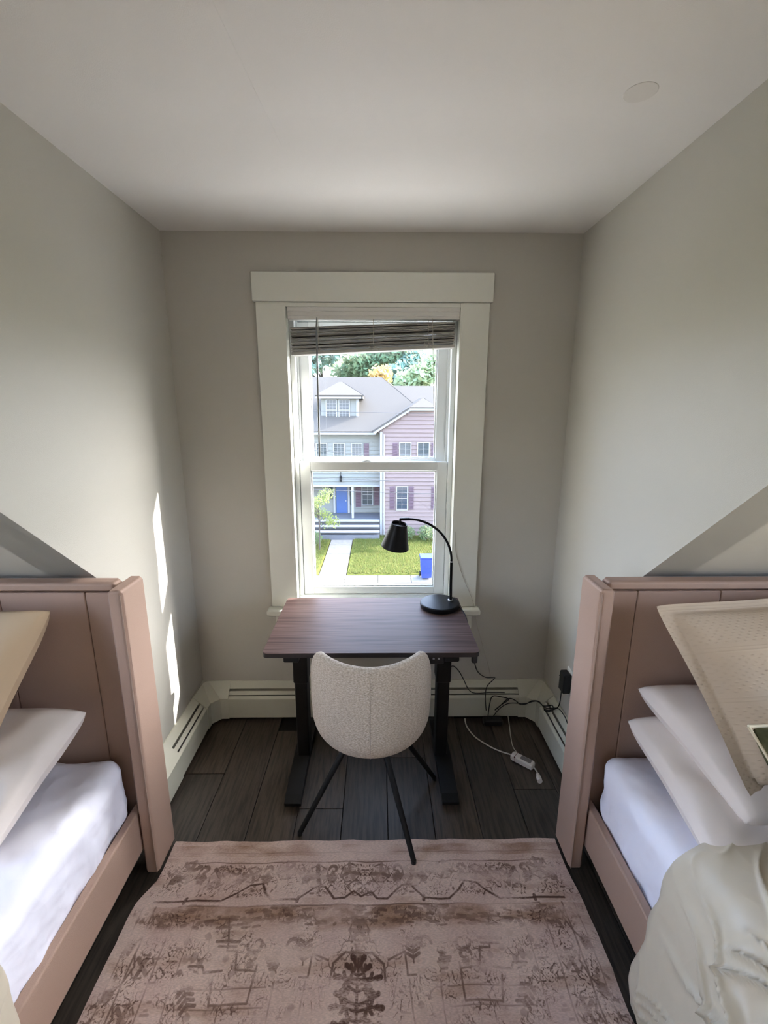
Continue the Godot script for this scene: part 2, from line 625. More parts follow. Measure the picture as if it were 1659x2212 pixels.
func window_front() -> void:
	# painted casing round the opening
	var t := struct("trim_1", "white painted window casing with wide head board and sill", "trim")
	for s in [-1, 1]:
		put(MB.new().span(Vector3(s * 0.393, 0.625, 0.0005), Vector3(s * 0.515, 2.06, 0.02), 0.003), "side_casing", M.trim, t)
	put(MB.new().span(Vector3(-0.527, 2.0605, 0.0005), Vector3(0.527, 2.18, 0.027), 0.003), "head_casing", M.trim, t)
	put(MB.new().span(Vector3(-0.535, 0.59, 0.0005), Vector3(0.535, 0.6245, 0.064), 0.009), "stool", M.trim, t)
	put(MB.new().span(Vector3(-0.5, 0.50, 0.0005), Vector3(0.5, 0.5895, 0.018), 0.003), "apron", M.trim, t)

	var w := struct("window_1", "white double hung sash window above the desk", "window")
	# jamb boards
	for s in [-1, 1]:
		put(MB.new().span(Vector3(s * 0.385, 0.61, -0.155), Vector3(s * 0.3995, 2.058, 0.019), 0.001), "jamb", M.trim, w)
	put(MB.new().span(Vector3(-0.385, 2.04, -0.155), Vector3(0.385, 2.058, 0.019), 0.001), "head_jamb", M.trim, w)
	put(MB.new().prism([Vector2(-0.2, 0.592), Vector2(0.0, 0.592), Vector2(0.0, 0.6245), Vector2(-0.06, 0.6245), Vector2(-0.2, 0.605)], Vector3(-0.385, 0, 0), Vector3(0, 0, 1), Vector3(0, 1, 0), Vector3(1, 0, 0), 0.77), "sill", M.trim, w)
	# vinyl frame with stepped tracks
	var fr := MB.new()
	for s in [-1, 1]:
		fr.span(Vector3(s * 0.362, 0.645, -0.15), Vector3(s * 0.3848, 2.04, -0.048), 0.002)
		fr.span(Vector3(s * 0.352, 0.645, -0.098), Vector3(s * 0.363, 2.04, -0.09), 0.001)
	fr.span(Vector3(-0.3848, 2.0, -0.15), Vector3(0.3848, 2.0395, -0.048), 0.002)
	fr.span(Vector3(-0.3848, 0.6255, -0.15), Vector3(0.3848, 0.662, -0.045), 0.003)
	put(fr, "frame", M.vinyl, w)
	sash(w, "lower_sash", -0.361, 0.361, 0.6625, 1.352, -0.072, 0.034, 0.052, 0.040, 0.044)
	sash(w, "upper_sash", -0.361, 0.361, 1.318, 1.999, -0.118, 0.034, 0.056, 0.044, 0.034)
	var lk := MB.new().lathe([Vector2(0, 0.014), Vector2(0.014, 0.013), Vector2(0.024, 0.009), Vector2(0.027, 0.0), Vector2(0, 0)], 20, Transform3D(Basis().scaled(Vector3(1.15, 1, 0.5)), Vector3(-0.033, 1.352, -0.074)))
	put(lk, "sash_lock", M.vinyl, w)
	# outer casing boards of the house front
	var oc := MB.new()
	for s in [-1, 1]:
		oc.span(Vector3(s * 0.345, 0.5, -0.25), Vector3(s * 0.47, 2.2, -0.1605), 0.003)
	oc.span(Vector3(-0.47, 2.045, -0.25), Vector3(0.47, 2.2, -0.1605), 0.003)
	put(oc, "outer_casing", M.house_trim, w)


func sash(w: Node, called: String, x0: float, x1: float, y0: float, y1: float, z: float, d: float, st: float, bot: float, top: float) -> void:
	var f := MB.new()
	f.span(Vector3(x0, y0, z - d / 2), Vector3(x0 + st, y1, z + d / 2), 0.003)
	f.span(Vector3(x1 - st, y0, z - d / 2), Vector3(x1, y1, z + d / 2), 0.003)
	f.span(Vector3(x0 + st - 0.002, y0, z - d / 2), Vector3(x1 - st + 0.002, y0 + bot, z + d / 2), 0.003)
	f.span(Vector3(x0 + st - 0.002, y1 - top, z - d / 2), Vector3(x1 - st + 0.002, y1, z + d / 2), 0.003)
	# glazing bead
	var b := 0.007
	f.span(Vector3(x0 + st - 0.001, y0 + bot, z - 0.009), Vector3(x0 + st + b, y1 - top, z + 0.009), 0.002)
	f.span(Vector3(x1 - st - b, y0 + bot, z - 0.009), Vector3(x1 - st + 0.001, y1 - top, z + 0.009), 0.002)
	f.span(Vector3(x0 + st, y0 + bot - 0.001, z - 0.009), Vector3(x1 - st, y0 + bot + b, z + 0.009), 0.002)
	f.span(Vector3(x0 + st, y1 - top - b, z - 0.009), Vector3(x1 - st, y1 - top + 0.001, z + 0.009), 0.002)
	var o := put(f, called, M.vinyl, w)
	var g := MB.new()
	g.quad(Vector3(x0 + st, y0 + bot, z), Vector3(x1 - st, y0 + bot, z), Vector3(x1 - st, y1 - top, z), Vector3(x0 + st, y1 - top, z))
	put(g, "pane", M.glass, o)


func windows_gable() -> void:
	var k := 2
	for s in [-1, 1]:
		var w := struct("window_%d" % k, "white framed gable window beside the %s bed" % ["left", "right"][k - 2], "window")
		k += 1
		var f := MB.new()
		var x0: float = s * 2.33
		var x1: float = s * 2.42
		for z in [GZ0 + 0.001, gz1(s) - 0.051]:
			f.span(Vector3(x0, GY0 + 0.001, z), Vector3(x1, GY1 - 0.001, z + 0.05), 0.003)
		for y in [GY0 + 0.001, (GY0 + GY1) / 2 - 0.025, GY1 - 0.051]:
			f.span(Vector3(x0, y, GZ0 + 0.05), Vector3(x1, y + 0.05, gz1(s) - 0.05), 0.003)
		put(f, "frame", M.vinyl, w)
		var g := MB.new()
		var x: float = s * 2.375
		g.quad(Vector3(x, GY0 + 0.04, GZ0 + 0.04), Vector3(x, GY0 + 0.04, gz1(s) - 0.04), Vector3(x, GY1 - 0.04, gz1(s) - 0.04), Vector3(x, GY1 - 0.04, GZ0 + 0.04))
		put(g, "pane", M.glass, w)


# ---------------------------------------------------------------- baseboard heaters
# o: start at the wall, ex: along the wall, ez: into the room
func heater_run(called: String, label: String, o: Vector3, ex: Vector3, ez: Vector3, length: float, slots: float) -> Node3D:
	var h := thing(called, label, "heater", o)
	var up := Vector3.UP
	var q := func(poly: Array, from: float, l: float) -> MB:
		return MB.new().prism(poly, ex * from, ez, up, ex, l)
	put(q.call([Vector2(0.001, 0.022), Vector2(0.012, 0.022), Vector2(0.012, 0.17), Vector2(0.001, 0.17)], 0, length), "back_plate", M.heater, h)
	put(q.call([Vector2(0.016, 0.05), Vector2(0.052, 0.05), Vector2(0.052, 0.10), Vector2(0.016, 0.10)], 0.01, length - 0.02), "fin_tube", M.fins, h)
	put(q.call([Vector2(0.001, 0.172), Vector2(0.0315, 0.168), Vector2(0.0335, 0.170), Vector2(0.006, 0.197), Vector2(0.001, 0.197)], 0, length), "top_cover", M.heater, h)
	put(q.call([Vector2(0.037, 0.156), Vector2(0.0505, 0.143), Vector2(0.0525, 0.146), Vector2(0.039, 0.160)], 0, length), "damper", M.heater, h)
	put(q.call([Vector2(0.0555, 0.128), Vector2(0.0585, 0.143), Vector2(0.069, 0.134), Vector2(0.0705, 0.130), Vector2(0.0705, 0.026), Vector2(0.066, 0.02), Vector2(0.064, 0.022), Vector2(0.067, 0.03), Vector2(0.067, 0.128)], 0, length), "front_panel", M.heater, h)
	if slots < length:
		put(q.call([Vector2(0.0005, 0.02), Vector2(0.0715, 0.02), Vector2(0.0715, 0.134), Vector2(0.006, 0.1985), Vector2(0.0005, 0.1985)], slots, length - slots), "end_cover", M.heater, h)
	return h


func corner_cover(h: Node3D, s: float) -> void:
	# lower vertical skirt and upper tapering cap in an inside corner
	var lo := [Vector2(0.001, 0.001), Vector2(0.15, 0.001), Vector2(0.15, 0.073), Vector2(0.112, 0.074), Vector2(0.074, 0.112), Vector2(0.073, 0.15), Vector2(0.001, 0.15)]
	var hi := [Vector2(0.001, 0.001), Vector2(0.15, 0.001), Vector2(0.15, 0.008), Vector2(0.03, 0.010), Vector2(0.010, 0.03), Vector2(0.008, 0.15), Vector2(0.001, 0.15)]
	var c := Vector3(-AX * s, 0, 0) - h.position
	var ex := Vector3(s, 0, 0)
	var ey := Vector3(0, 0, 1)
	var m := MB.new()
	m.prism(lo, c + Vector3(0, 0.02, 0), ex, ey, Vector3.UP, 0.118)
	var n := lo.size()
	for k in n:
		var k2 := (k + 1) % n
		var a: Vector3 = c + ex * lo[k].x + ey * lo[k].y + Vector3(0, 0.138, 0)
		var b: Vector3 = c + ex * lo[k2].x + ey * lo[k2].y + Vector3(0, 0.138, 0)
		var d: Vector3 = c + ex * hi[k].x + ey * hi[k].y + Vector3(0, 0.2, 0)
		var e: Vector3 = c + ex * hi[k2].x + ey * hi[k2].y + Vector3(0, 0.2, 0)
		if s > 0:
			m.quad(b, a, d, e)
		else:
			m.quad(a, b, e, d)
	m.prism(hi, c + Vector3(0, 0.1995, 0), ex, ey, Vector3.UP, 0.0005)
	put(m, "corner_cover", M.heater, h)


func heaters() -> void:
	var b := heater_run("baseboard_heater", "long cream metal baseboard heater under the window, behind the desk", Vector3(-AX + 0.15, 0, 0), Vector3(1, 0, 0), Vector3(0, 0, 1), 2 * AX - 0.3, 9)
	corner_cover(b, 1)
	corner_cover(b, -1)
	heater_run("baseboard_heater", "short cream baseboard heater along the left alcove wall, by the sun streaks", Vector3(-AX, 0, 0.15), Vector3(0, 0, 1), Vector3(1, 0, 0), 0.585, 0.31)
	heater_run("baseboard_heater", "short cream baseboard heater along the right alcove wall, under the black plug", Vector3(AX, 0, 0.15), Vector3(0, 0, 1), Vector3(-1, 0, 0), 0.585, 0.5)


# ---------------------------------------------------------------- blind
func blind() -> void:
	var b := thing("window_blind", "grey slatted window blind pulled up crooked at the window top", "blind", Vector3(0, 2.04, 0))
	var y := -2.04
	# stepped valance
	put(MB.new().prism([Vector2(-0.03, 1.992), Vector2(0.012, 1.992), Vector2(0.012, 2.004), Vector2(0.016, 2.006), Vector2(0.016, 2.022), Vector2(0.020, 2.024), Vector2(0.020, 2.039), Vector2(-0.03, 2.039)],
		Vector3(-0.377, y, 0), Vector3(0, 0, 1), Vector3(0, 1, 0), Vector3(1, 0, 0), 0.76), "valance", M.valance, b)
	var n := 14
	for k in n:
		var t := float(k) / n
		var yl: float = lerp(1.957, 1.853, t) + rng.randf_range(-0.001, 0.001)
		var yr: float = lerp(1.985, 1.890, t) + rng.randf_range(-0.001, 0.001)
		var zo := rng.randf_range(-0.006, 0.006) - 0.02
		var roll := rng.randf_range(-0.1, 0.1)
		var bx := Basis(Vector3(0, 0, 1), atan2(yr - yl, 0.736)) * Basis(Vector3(1, 0, 0), roll)
		put(MB.new().cbox(Vector3(-0.002, y + (yl + yr) / 2, zo), Vector3(0.736, 0.0034, 0.05), 0.001, bx), "slat", M.slat, b)
	put(MB.new().cbox(Vector3(-0.002, y + (1.846 + 1.882) / 2, -0.02), Vector3(0.738, 0.016, 0.052), 0.004, Basis(Vector3(0, 0, 1), 0.049)), "bottom_rail", M.slat, b)
	# ladder cords and knots
	for x in [-0.245, 0.0, 0.245]:
		put(MB.new().tube([Vector3(x, y + 1.995, 0.009), Vector3(x, y + 1.90 + x * 0.05, 0.010), Vector3(x + 0.004, y + 1.868 + x * 0.05, 0.011)], 0.0011, 6), "ladder_cord", M.cord_white, b)
		var pts := []
		for k in 18:
			var a := k * 1.9
			pts.append(Vector3(x + 0.012 * sin(a) + 0.002 * k - 0.016, y + 1.872 + x * 0.05 + 0.011 * cos(a * 1.3), 0.011 + 0.003 * sin(a * 0.7)))
		put(MB.new().tube(pts, 0.0011, 5), "cord_loop", M.cord_white, b)
	put(MB.new().tube([Vector3(-0.248, y + 1.995, 0.022), Vector3(-0.25, y + 1.96, 0.026), Vector3(-0.252, y + 1.385, 0.03)], [0.0025, 0.0038, 0.0045], 8), "tilt_wand", mat(rgb(120, 122, 122), 0.3), b)
	put(MB.new().tube([Vector3(0.262, y + 1.995, 0.022), Vector3(0.268, y + 1.85, 0.02), Vector3(0.283, y + 1.55, 0.0), Vector3(0.29, y + 1.40, -0.02)], 0.0013, 6), "lift_cord", M.cord_white, b)


# ---------------------------------------------------------------- beds
func bed(s: int) -> void:
	var left := s < 0
	var xo := 0.75 if left else 0.70     # outer face of the wing
	var tw := 0.047
	var wid := 1.10
	var b := thing("bed", "tan upholstered winged bed on the %s, %s" % (["left", "made with a plain white sheet"] if left else ["right", "partly covered by a rumpled ivory comforter"]), "bed", Vector3(s * (xo + wid / 2), 0, 0.745))
	var ox := Vector3(-b.position.x, 0, -0.745)
	# wings
	for e in 2:
		var xa := xo if e == 0 else xo + wid - tw
		var m := MB.new().cbox(ox + Vector3(s * (xa + tw / 2), 1.073 / 2 + 0.005, 0.815), Vector3(tw, 1.063, 0.139), 0.010)
		var wg := put(m, "wing", M.tan, b)
		put(MB.new().beam(ox + Vector3(s * (xa + 0.004), 0.02, 0.8865), ox + Vector3(s * (xa + 0.004), 1.06, 0.8865), 0.004, 0.004, 0.0015, Vector3.RIGHT), "seam", M.tan_seam, wg)
	# headboard: border and panels separated by seams
	var x0 := xo + tw + 0.001
	var x1 := xo + wid - tw - 0.001
	put(MB.new().cbox(ox + Vector3(s * (x0 + x1) / 2, 0.572, 0.7925), Vector3(x1 - x0, 0.945, 0.0185), 0.003), "headboard_core", M.tan, b)
	var hb := MB.new()
	var px := x0
	for wd in [0.10, (x1 - x0 - 0.2) / 3, (x1 - x0 - 0.2) / 3, (x1 - x0 - 0.2) / 3, 0.10]:
		var pm := MB.new().cbox(ox + Vector3(s * (px + wd / 2), 0.55, 0.815), Vector3(wd - 0.0004, 0.99, 0.026), 0.004)
		put(pm, "headboard_panel", M.tan, b)
		px += wd
	put(MB.new().cbox(ox + Vector3(s * (x0 + x1) / 2, 1.0625, 0.8045), Vector3(x1 - x0, 0.033, 0.055), 0.012), "headboard_top", M.tan, b)
	# side rails, foot rail
	for e in 2:
		var xr := xo + tw + 0.002 if e == 0 else xo + wid - tw - 0.034
		put(MB.new().span(ox + Vector3(s * xr, 0.10, 0.829), ox + Vector3(s * (xr + 0.032), 0.262, 2.88), 0.008), "side_rail", M.tan, b)
	put(MB.new().span(ox + Vector3(s * x0, 0.10, 2.881), ox + Vector3(s * x1, 0.262, 2.915), 0.008), "foot_rail", M.tan, b)
	put(MB.new().span(ox + Vector3(s * (x0 + 0.035), 0.17, 0.83), ox + Vector3(s * (x1 - 0.035), 0.198, 2.88), 0.003), "platform", M.bed_black, b)
	for fx in [x0 + 0.12, x1 - 0.12]:
		for fz in [1.0, 2.8]:
			put(MB.new().span(ox + Vector3(s * fx, 0.001, fz), ox + Vector3(s * (fx + 0.04), 0.169, fz + 0.04), 0.003), "leg", M.bed_black, b)


# rounded slab with creased cloth, used for the mattresses
func soft_block(c: Vector3, size: Vector3, r: float, nseg: int, f: FastNoiseLite, amp: float) -> MB:
	var m := MB.new()
	var ridge := noise(84, 1.0, 3, FastNoiseLite.TYPE_SIMPLEX_SMOOTH, true)
	var h := size * 0.5
	for ax in 3:
		var a1 := (ax + 1) % 3
		var a2 := (ax + 2) % 3
		for sg in [-1.0, 1.0]:
			var fn := func(i: float, j: float) -> Vector3:
				var p := Vector3.ZERO
				# more vertices near the edges
				p[ax] = sg * h[ax]
				p[a1] = h[a1] * ease_edge(i)
				p[a2] = h[a2] * ease_edge(j)
				var q := p.clamp(-(h - Vector3.ONE * r), h - Vector3.ONE * r)
				var d := (p - q).normalized()
				var o := c + q + d * r
				var low := 1.0 - smoothstep(c.y - h.y * 0.5, c.y + h.y * 0.75, o.y)
				var cr := 0.009 * low * (ridge.get_noise_2d(o.z / 0.16 + o.y / 0.35, o.y / 0.4 - o.z / 0.5) - 0.55)
				return o + d * (amp * f.get_noise_3d(o.x * 100, o.y * 100, o.z * 100) + cr)
			m.grid(nseg * (3 if a1 == 2 else 1), nseg * (3 if a2 == 2 else 1), fn, sg < 0)
	return m


func ease_edge(t: float) -> float:
	var a := t * 2.0 - 1.0
	return signf(a) * (1.0 - pow(1.0 - absf(a), 1.8))


# pillow with corners at the ends of ex and ey; flange > 0 leaves a flat border
func pillow(c: Vector3, ex: Vector3, ey: Vector3, thick: float, flange: float, f: FastNoiseLite, sag := 0.045, wr := 0.028) -> MB:
	var nz := ex.cross(ey).normalized()
	var m := MB.new()
	var a := 1.0 - flange
	for sg in [1.0, -1.0]:
		var fn := func(i: float, j: float) -> Vector3:
			var uu := i * 2.0 - 1.0
			var vv := j * 2.0 - 1.0
			var pu := uu * (1.0 - sag * (1.0 - vv * vv))
			var pv := vv * (1.0 - sag * (1.0 - uu * uu))
			var rc := 1.0 - 0.035 * pow(absf(uu * vv), 6.0)
			pu *= rc
			pv *= rc
			var ku := clampf(1.0 - pow(absf(uu) / a, 3.0), 0, 1)
			var kv := clampf(1.0 - pow(absf(vv) / a, 3.0), 0, 1)
			var t := thick * 0.5 * pow(ku * kv, 0.62 if flange > 0.0 else 0.40)
			if flange > 0.0:
				t -= 0.0014 * (exp(-pow((absf(uu) - a) / 0.022, 2)) + exp(-pow((absf(vv) - a) / 0.022, 2)))
			var p := c + ex * pu + ey * pv
			var edge := minf(1.0 - absf(uu), 1.0 - absf(vv))
			var lim: float = clampf(edge * 12.0, 0, 1)
			t += wr * f.get_noise_3d(p.x * 100 + sg * 300, p.y * 100, p.z * 100) * (0.25 + ku * kv) * lim + 0.0025 * lim
			return p + nz * t * sg
		m.grid(72, 72, fn, sg < 0)
	return m


func bedding() -> void:
	var f := noise(81, 0.045, 2)
	for s in [-1, 1]:
		var left: bool = s < 0
		var xo := 0.826 if left else 0.782
		var w := 0.955
		var md := soft_block(Vector3(s * (xo + w / 2), 0.335, 1.86), Vector3(w, 0.27, 2.03), 0.055, 60, noise(82 + s, 0.06, 3), 0.010)
		tag(put(md, "mattress", M.sheet), "mattress in a smooth white fitted sheet on the left bed" if left else "mattress in a white fitted sheet on the right bed, under the ivory comforter", "mattress")

	# right bed: two white pillows lying, sham standing, dark cushion
	var p1 := pillow(Vector3(1.17, 0.553, 1.075), Vector3(0.33, 0.0, -0.005), Vector3(-0.015, 0.065, -0.205), 0.15, 0.0, f)
	tag(put(p1, "pillow", M.white_pillow), "lower white pillow of the right bed, lying on the mattress sheet", "pillow", "pillows on the beds")
	var p2 := pillow(Vector3(1.235, 0.648, 1.045), Vector3(0.33, 0.0, 0.0), Vector3(-0.05, 0.075, -0.19), 0.15, 0.0, f, 0.05, 0.016)
	tag(put(p2, "pillow", M.white_pillow), "upper white pillow of the right bed, behind the quilted beige sham", "pillow", "pillows on the beds")
	var big := pillow(Vector3(1.26, 0.85, 1.04), Vector3(0.35, 0.02, -0.02), Vector3(-0.072, 0.212, -0.145), 0.19, 0.11, f, 0.05, 0.02)
	tag(put(big, "pillow_sham", M.sham_dot), "large beige quilted sham standing against the right headboard", "pillow", "pillows on the beds")
	var gn := thing("throw_pillow", "dark green velvet throw pillow with pale piping on the right bed", "pillow", Vector3(1.20, 0.568, 1.35))
	var gc := Vector3(0.0, 0.16, -0.03)
	var gx := Vector3(0.24, 0.02, -0.02)
	var gy := Vector3(-0.055, 0.165, -0.10)
	put(pillow(gc, gx, gy, 0.14, 0.0, f, 0.07, 0.006), "cushion", M.green_velvet, gn)
	var loop := []
	for k in 80:
		var a := k * 4.0 / 79.0
		var e := int(a) % 4
		var t := (a - int(a)) * 2 - 1 if k < 79 else -1.0
		var uv: Vector2 = [Vector2(t, 1), Vector2(1, -t), Vector2(-t, -1), Vector2(-1, t)][e]
		loop.append(gc + gx * uv.x * (1 - 0.07 * (1 - uv.y * uv.y)) + gy * uv.y * (1 - 0.07 * (1 - uv.x * uv.x)))
	put(MB.new().tube(loop, 0.004, 6), "piping", M.piping, gn)

	# left bed: one lying pillow, one standing sham
	var l1 := pillow(Vector3(-1.25, 0.588, 1.075), Vector3(0.33, 0.0, 0.005), Vector3(0.03, 0.085, -0.19), 0.17, 0.0, f)
	tag(put(l1, "pillow", M.white_pillow), "white pillow lying flat on the left bed mattress", "pillow", "pillows on the beds")
	var l2 := pillow(Vector3(-1.34, 0.80, 1.03), Vector3(0.34, 0.01, 0.015), Vector3(0.055, 0.215, -0.15), 0.17, 0.0, f)
	tag(put(l2, "pillow_sham", M.sham_tan), "smooth tan pillow standing against the left headboard", "pillow", "pillows on the beds")

	comforter(1)
	comforter(-1)


func path_at(pts: Array, t: float) -> Vector2:
	var q := t * (pts.size() - 1)
	var i := mini(int(q), pts.size() - 2)
	var p0: Vector2 = pts[maxi(i - 1, 0)]
	var p3: Vector2 = pts[mini(i + 2, pts.size() - 1)]
	return (pts[i] as Vector2).cubic_interpolate(pts[i + 1], p0, p3, q - i)


func comforter(s: int) -> void:
	var left := s < 0
	# section across the bed: (distance from the room's middle, height)
	var prof := [Vector2(1.72, 0.50), Vector2(1.45, 0.51), Vector2(1.2, 0.515), Vector2(1.0, 0.515), Vector2(0.90, 0.505), Vector2(0.835, 0.48), Vector2(0.79, 0.405), Vector2(0.768, 0.31), Vector2(0.745, 0.20), Vector2(0.732, 0.10), Vector2(0.735, 0.03)]
	if left:
		prof = prof.map(func(p: Vector2) -> Vector2: return p + Vector2(0.045 + 0.02 * clampf(0.5 - p.y, 0, 1), 0))
	var z0 := 1.215 if not left else 1.40
	var fold := noise(91 + s, 1.0, 1)
	var surf := func(i: float, j: float, off: float) -> Vector3:
		# i across the bed, j along it
		var p := path_at(prof, i)
		var pa := path_at(prof, minf(i + 0.01, 1.0))
		var pb := path_at(prof, maxf(i - 0.01, 0.0))
		var tg := (pa - pb).normalized()
		var nn := Vector2(tg.y, -tg.x)
		if nn.y < 0 and absf(nn.x) < 0.5:
			nn = -nn
		elif nn.x > 0 and absf(nn.x) >= 0.5:
			nn = -nn
		var hang := clampf((i - 0.45) / 0.5, 0, 1)
		var zz := z0 + pow(j, 1.35) * 1.6 + 0.035 * hang * (1.0 - j) + 0.015 * fold.get_noise_2d(i * 7.0, 7.0) * (1.0 - j)
		var a := p.x * 100.0
		var sm := i * 1.35
		var w1 := 0.06 * fold.get_noise_2d(sm / 0.3, zz / 0.3)
		var aa := (sm * 0.8 + zz * 0.6) + w1
		var bb := (zz * 0.8 - sm * 0.6) + w1
		var cr := pow(1.0 - absf(fold.get_noise_2d(aa / 0.9 + 3.0, bb / 0.2)), 8.0)
		var c2 := pow(1.0 - absf(fold.get_noise_2d(bb / 0.5 + 30.0, aa / 0.13)), 7.0) * clampf(fold.get_noise_2d(aa / 0.5, bb / 0.5 + 60.0) * 3.0 + 0.3, 0, 1)
		var d := 0.012 + 0.022 * fold.get_noise_2d(aa / 0.5 + 9.0, bb / 0.25) + 0.034 * cr + 0.032 * c2
		d = maxf(d, 0.0) * (0.12 + 1.15 * smoothstep(0.0, 0.4, zz - z0))
		var e := clampf(j / 0.05, 0, 1)
		d = d * (0.25 + 0.75 * e)
		var lim := off * sqrt(1.0 - pow(1.0 - e, 2.0)) + 0.002
		p += nn * (d + lim)
		return Vector3(s * p.x, maxf(p.y, 0.012), zz)
	var m := MB.new()
	m.grid(140, 220, func(i, j): return surf.call(i, j, 0.024), left)
	m.grid(60, 60, func(i, j): return surf.call(i, j, 0.0), not left)
	tag(put(m, "comforter", M.comforter), "pale comforter draped over the foot of the left bed" if left else "rumpled shiny ivory comforter spilling over the side of the right bed", "comforter")


# ---------------------------------------------------------------- rug
const RW := 1.50
const RH := 2.2
var ink := PackedFloat32Array()
const IW := 1000
const IH := 1466


func stroke(x0: float, z0: float, x1: float, z1: float, w: float, a: float, both := true) -> void:
	for sg in ([1.0, -1.0] if both else [1.0]):
		var k := IW / RW
		var p := Vector2((x0 * sg + RW / 2) * k, z0 * k)
		var q := Vector2((x1 * sg + RW / 2) * k, z1 * k)
		var r := w * k * 0.5
		var d := q - p
		var ll := maxf(d.length_squared(), 0.001)
		for y in range(maxi(0, int(minf(p.y, q.y) - r - 1)), mini(IH - 1, int(maxf(p.y, q.y) + r + 2))):
			for x in range(maxi(0, int(minf(p.x, q.x) - r - 1)), mini(IW - 1, int(maxf(p.x, q.x) + r + 2))):
				var c := Vector2(x, y)
				var t := clampf((c - p).dot(d) / ll, 0, 1)
				var e := (c - p - d * t).length()
				var v := a * clampf(r + 0.7 - e, 0, 1)
				var id := y * IW + x
				if v > ink[id]:
					ink[id] = v


func poly(pts: Array, w: float, a: float, both := true) -> void:
	for k in pts.size() - 1:
		stroke(pts[k][0], pts[k][1], pts[k + 1][0], pts[k + 1][1], w, a, both)


func rosette(x: float, z: float, r: float, a: float, petals := 7, both := true) -> void:
	for k in petals:
		var an := TAU * k / petals + x * 7
		var c := Vector2(cos(an), sin(an))
		stroke(x + c.x * r * 0.35, z + c.y * r * 0.35, x + c.x * r, z + c.y * r, r * 0.38, a * (0.6 + 0.4 * sin(k * 2.3 + x * 30)), both)
		stroke(x + c.x * r, z + c.y * r, x + cos(an + 0.6) * r, z + sin(an + 0.6) * r, 0.004, a, both)
	stroke(x, z, x + 0.001, z, r * 0.4, a * 0.8, both)


func scroll(x: float, z: float, r: float, dir: float, a: float) -> void:
	var last := Vector2(x + r, z)
	for k in range(1, 15):
		var an := dir * k * 0.42
		var rr := r * (1.0 - k * 0.055)
		var p := Vector2(x + cos(an) * rr, z + sin(an) * rr)
		stroke(last.x, last.y, p.x, p.y, 0.006 + 0.005 * sin(k * 0.3), a)
		last = p


func leafy(x: float, z: float, dx: float, dz: float, a: float, both := true) -> void:
	stroke(x, z, x + dx, z + dz, 0.004, a, both)
	for k in 4:
		var t := (k + 1) / 4.0
		var c := Vector2(x + dx * t, z + dz * t)
		var d := Vector2(dx, dz) * 0.32
		stroke(c.x, c.y, c.x + d.x * 0.6 - d.y, c.y + d.y * 0.6 + d.x, 0.009, a, both)
		stroke(c.x, c.y, c.x + d.x * 0.6 + d.y, c.y + d.y * 0.6 - d.x, 0.009, a, both)


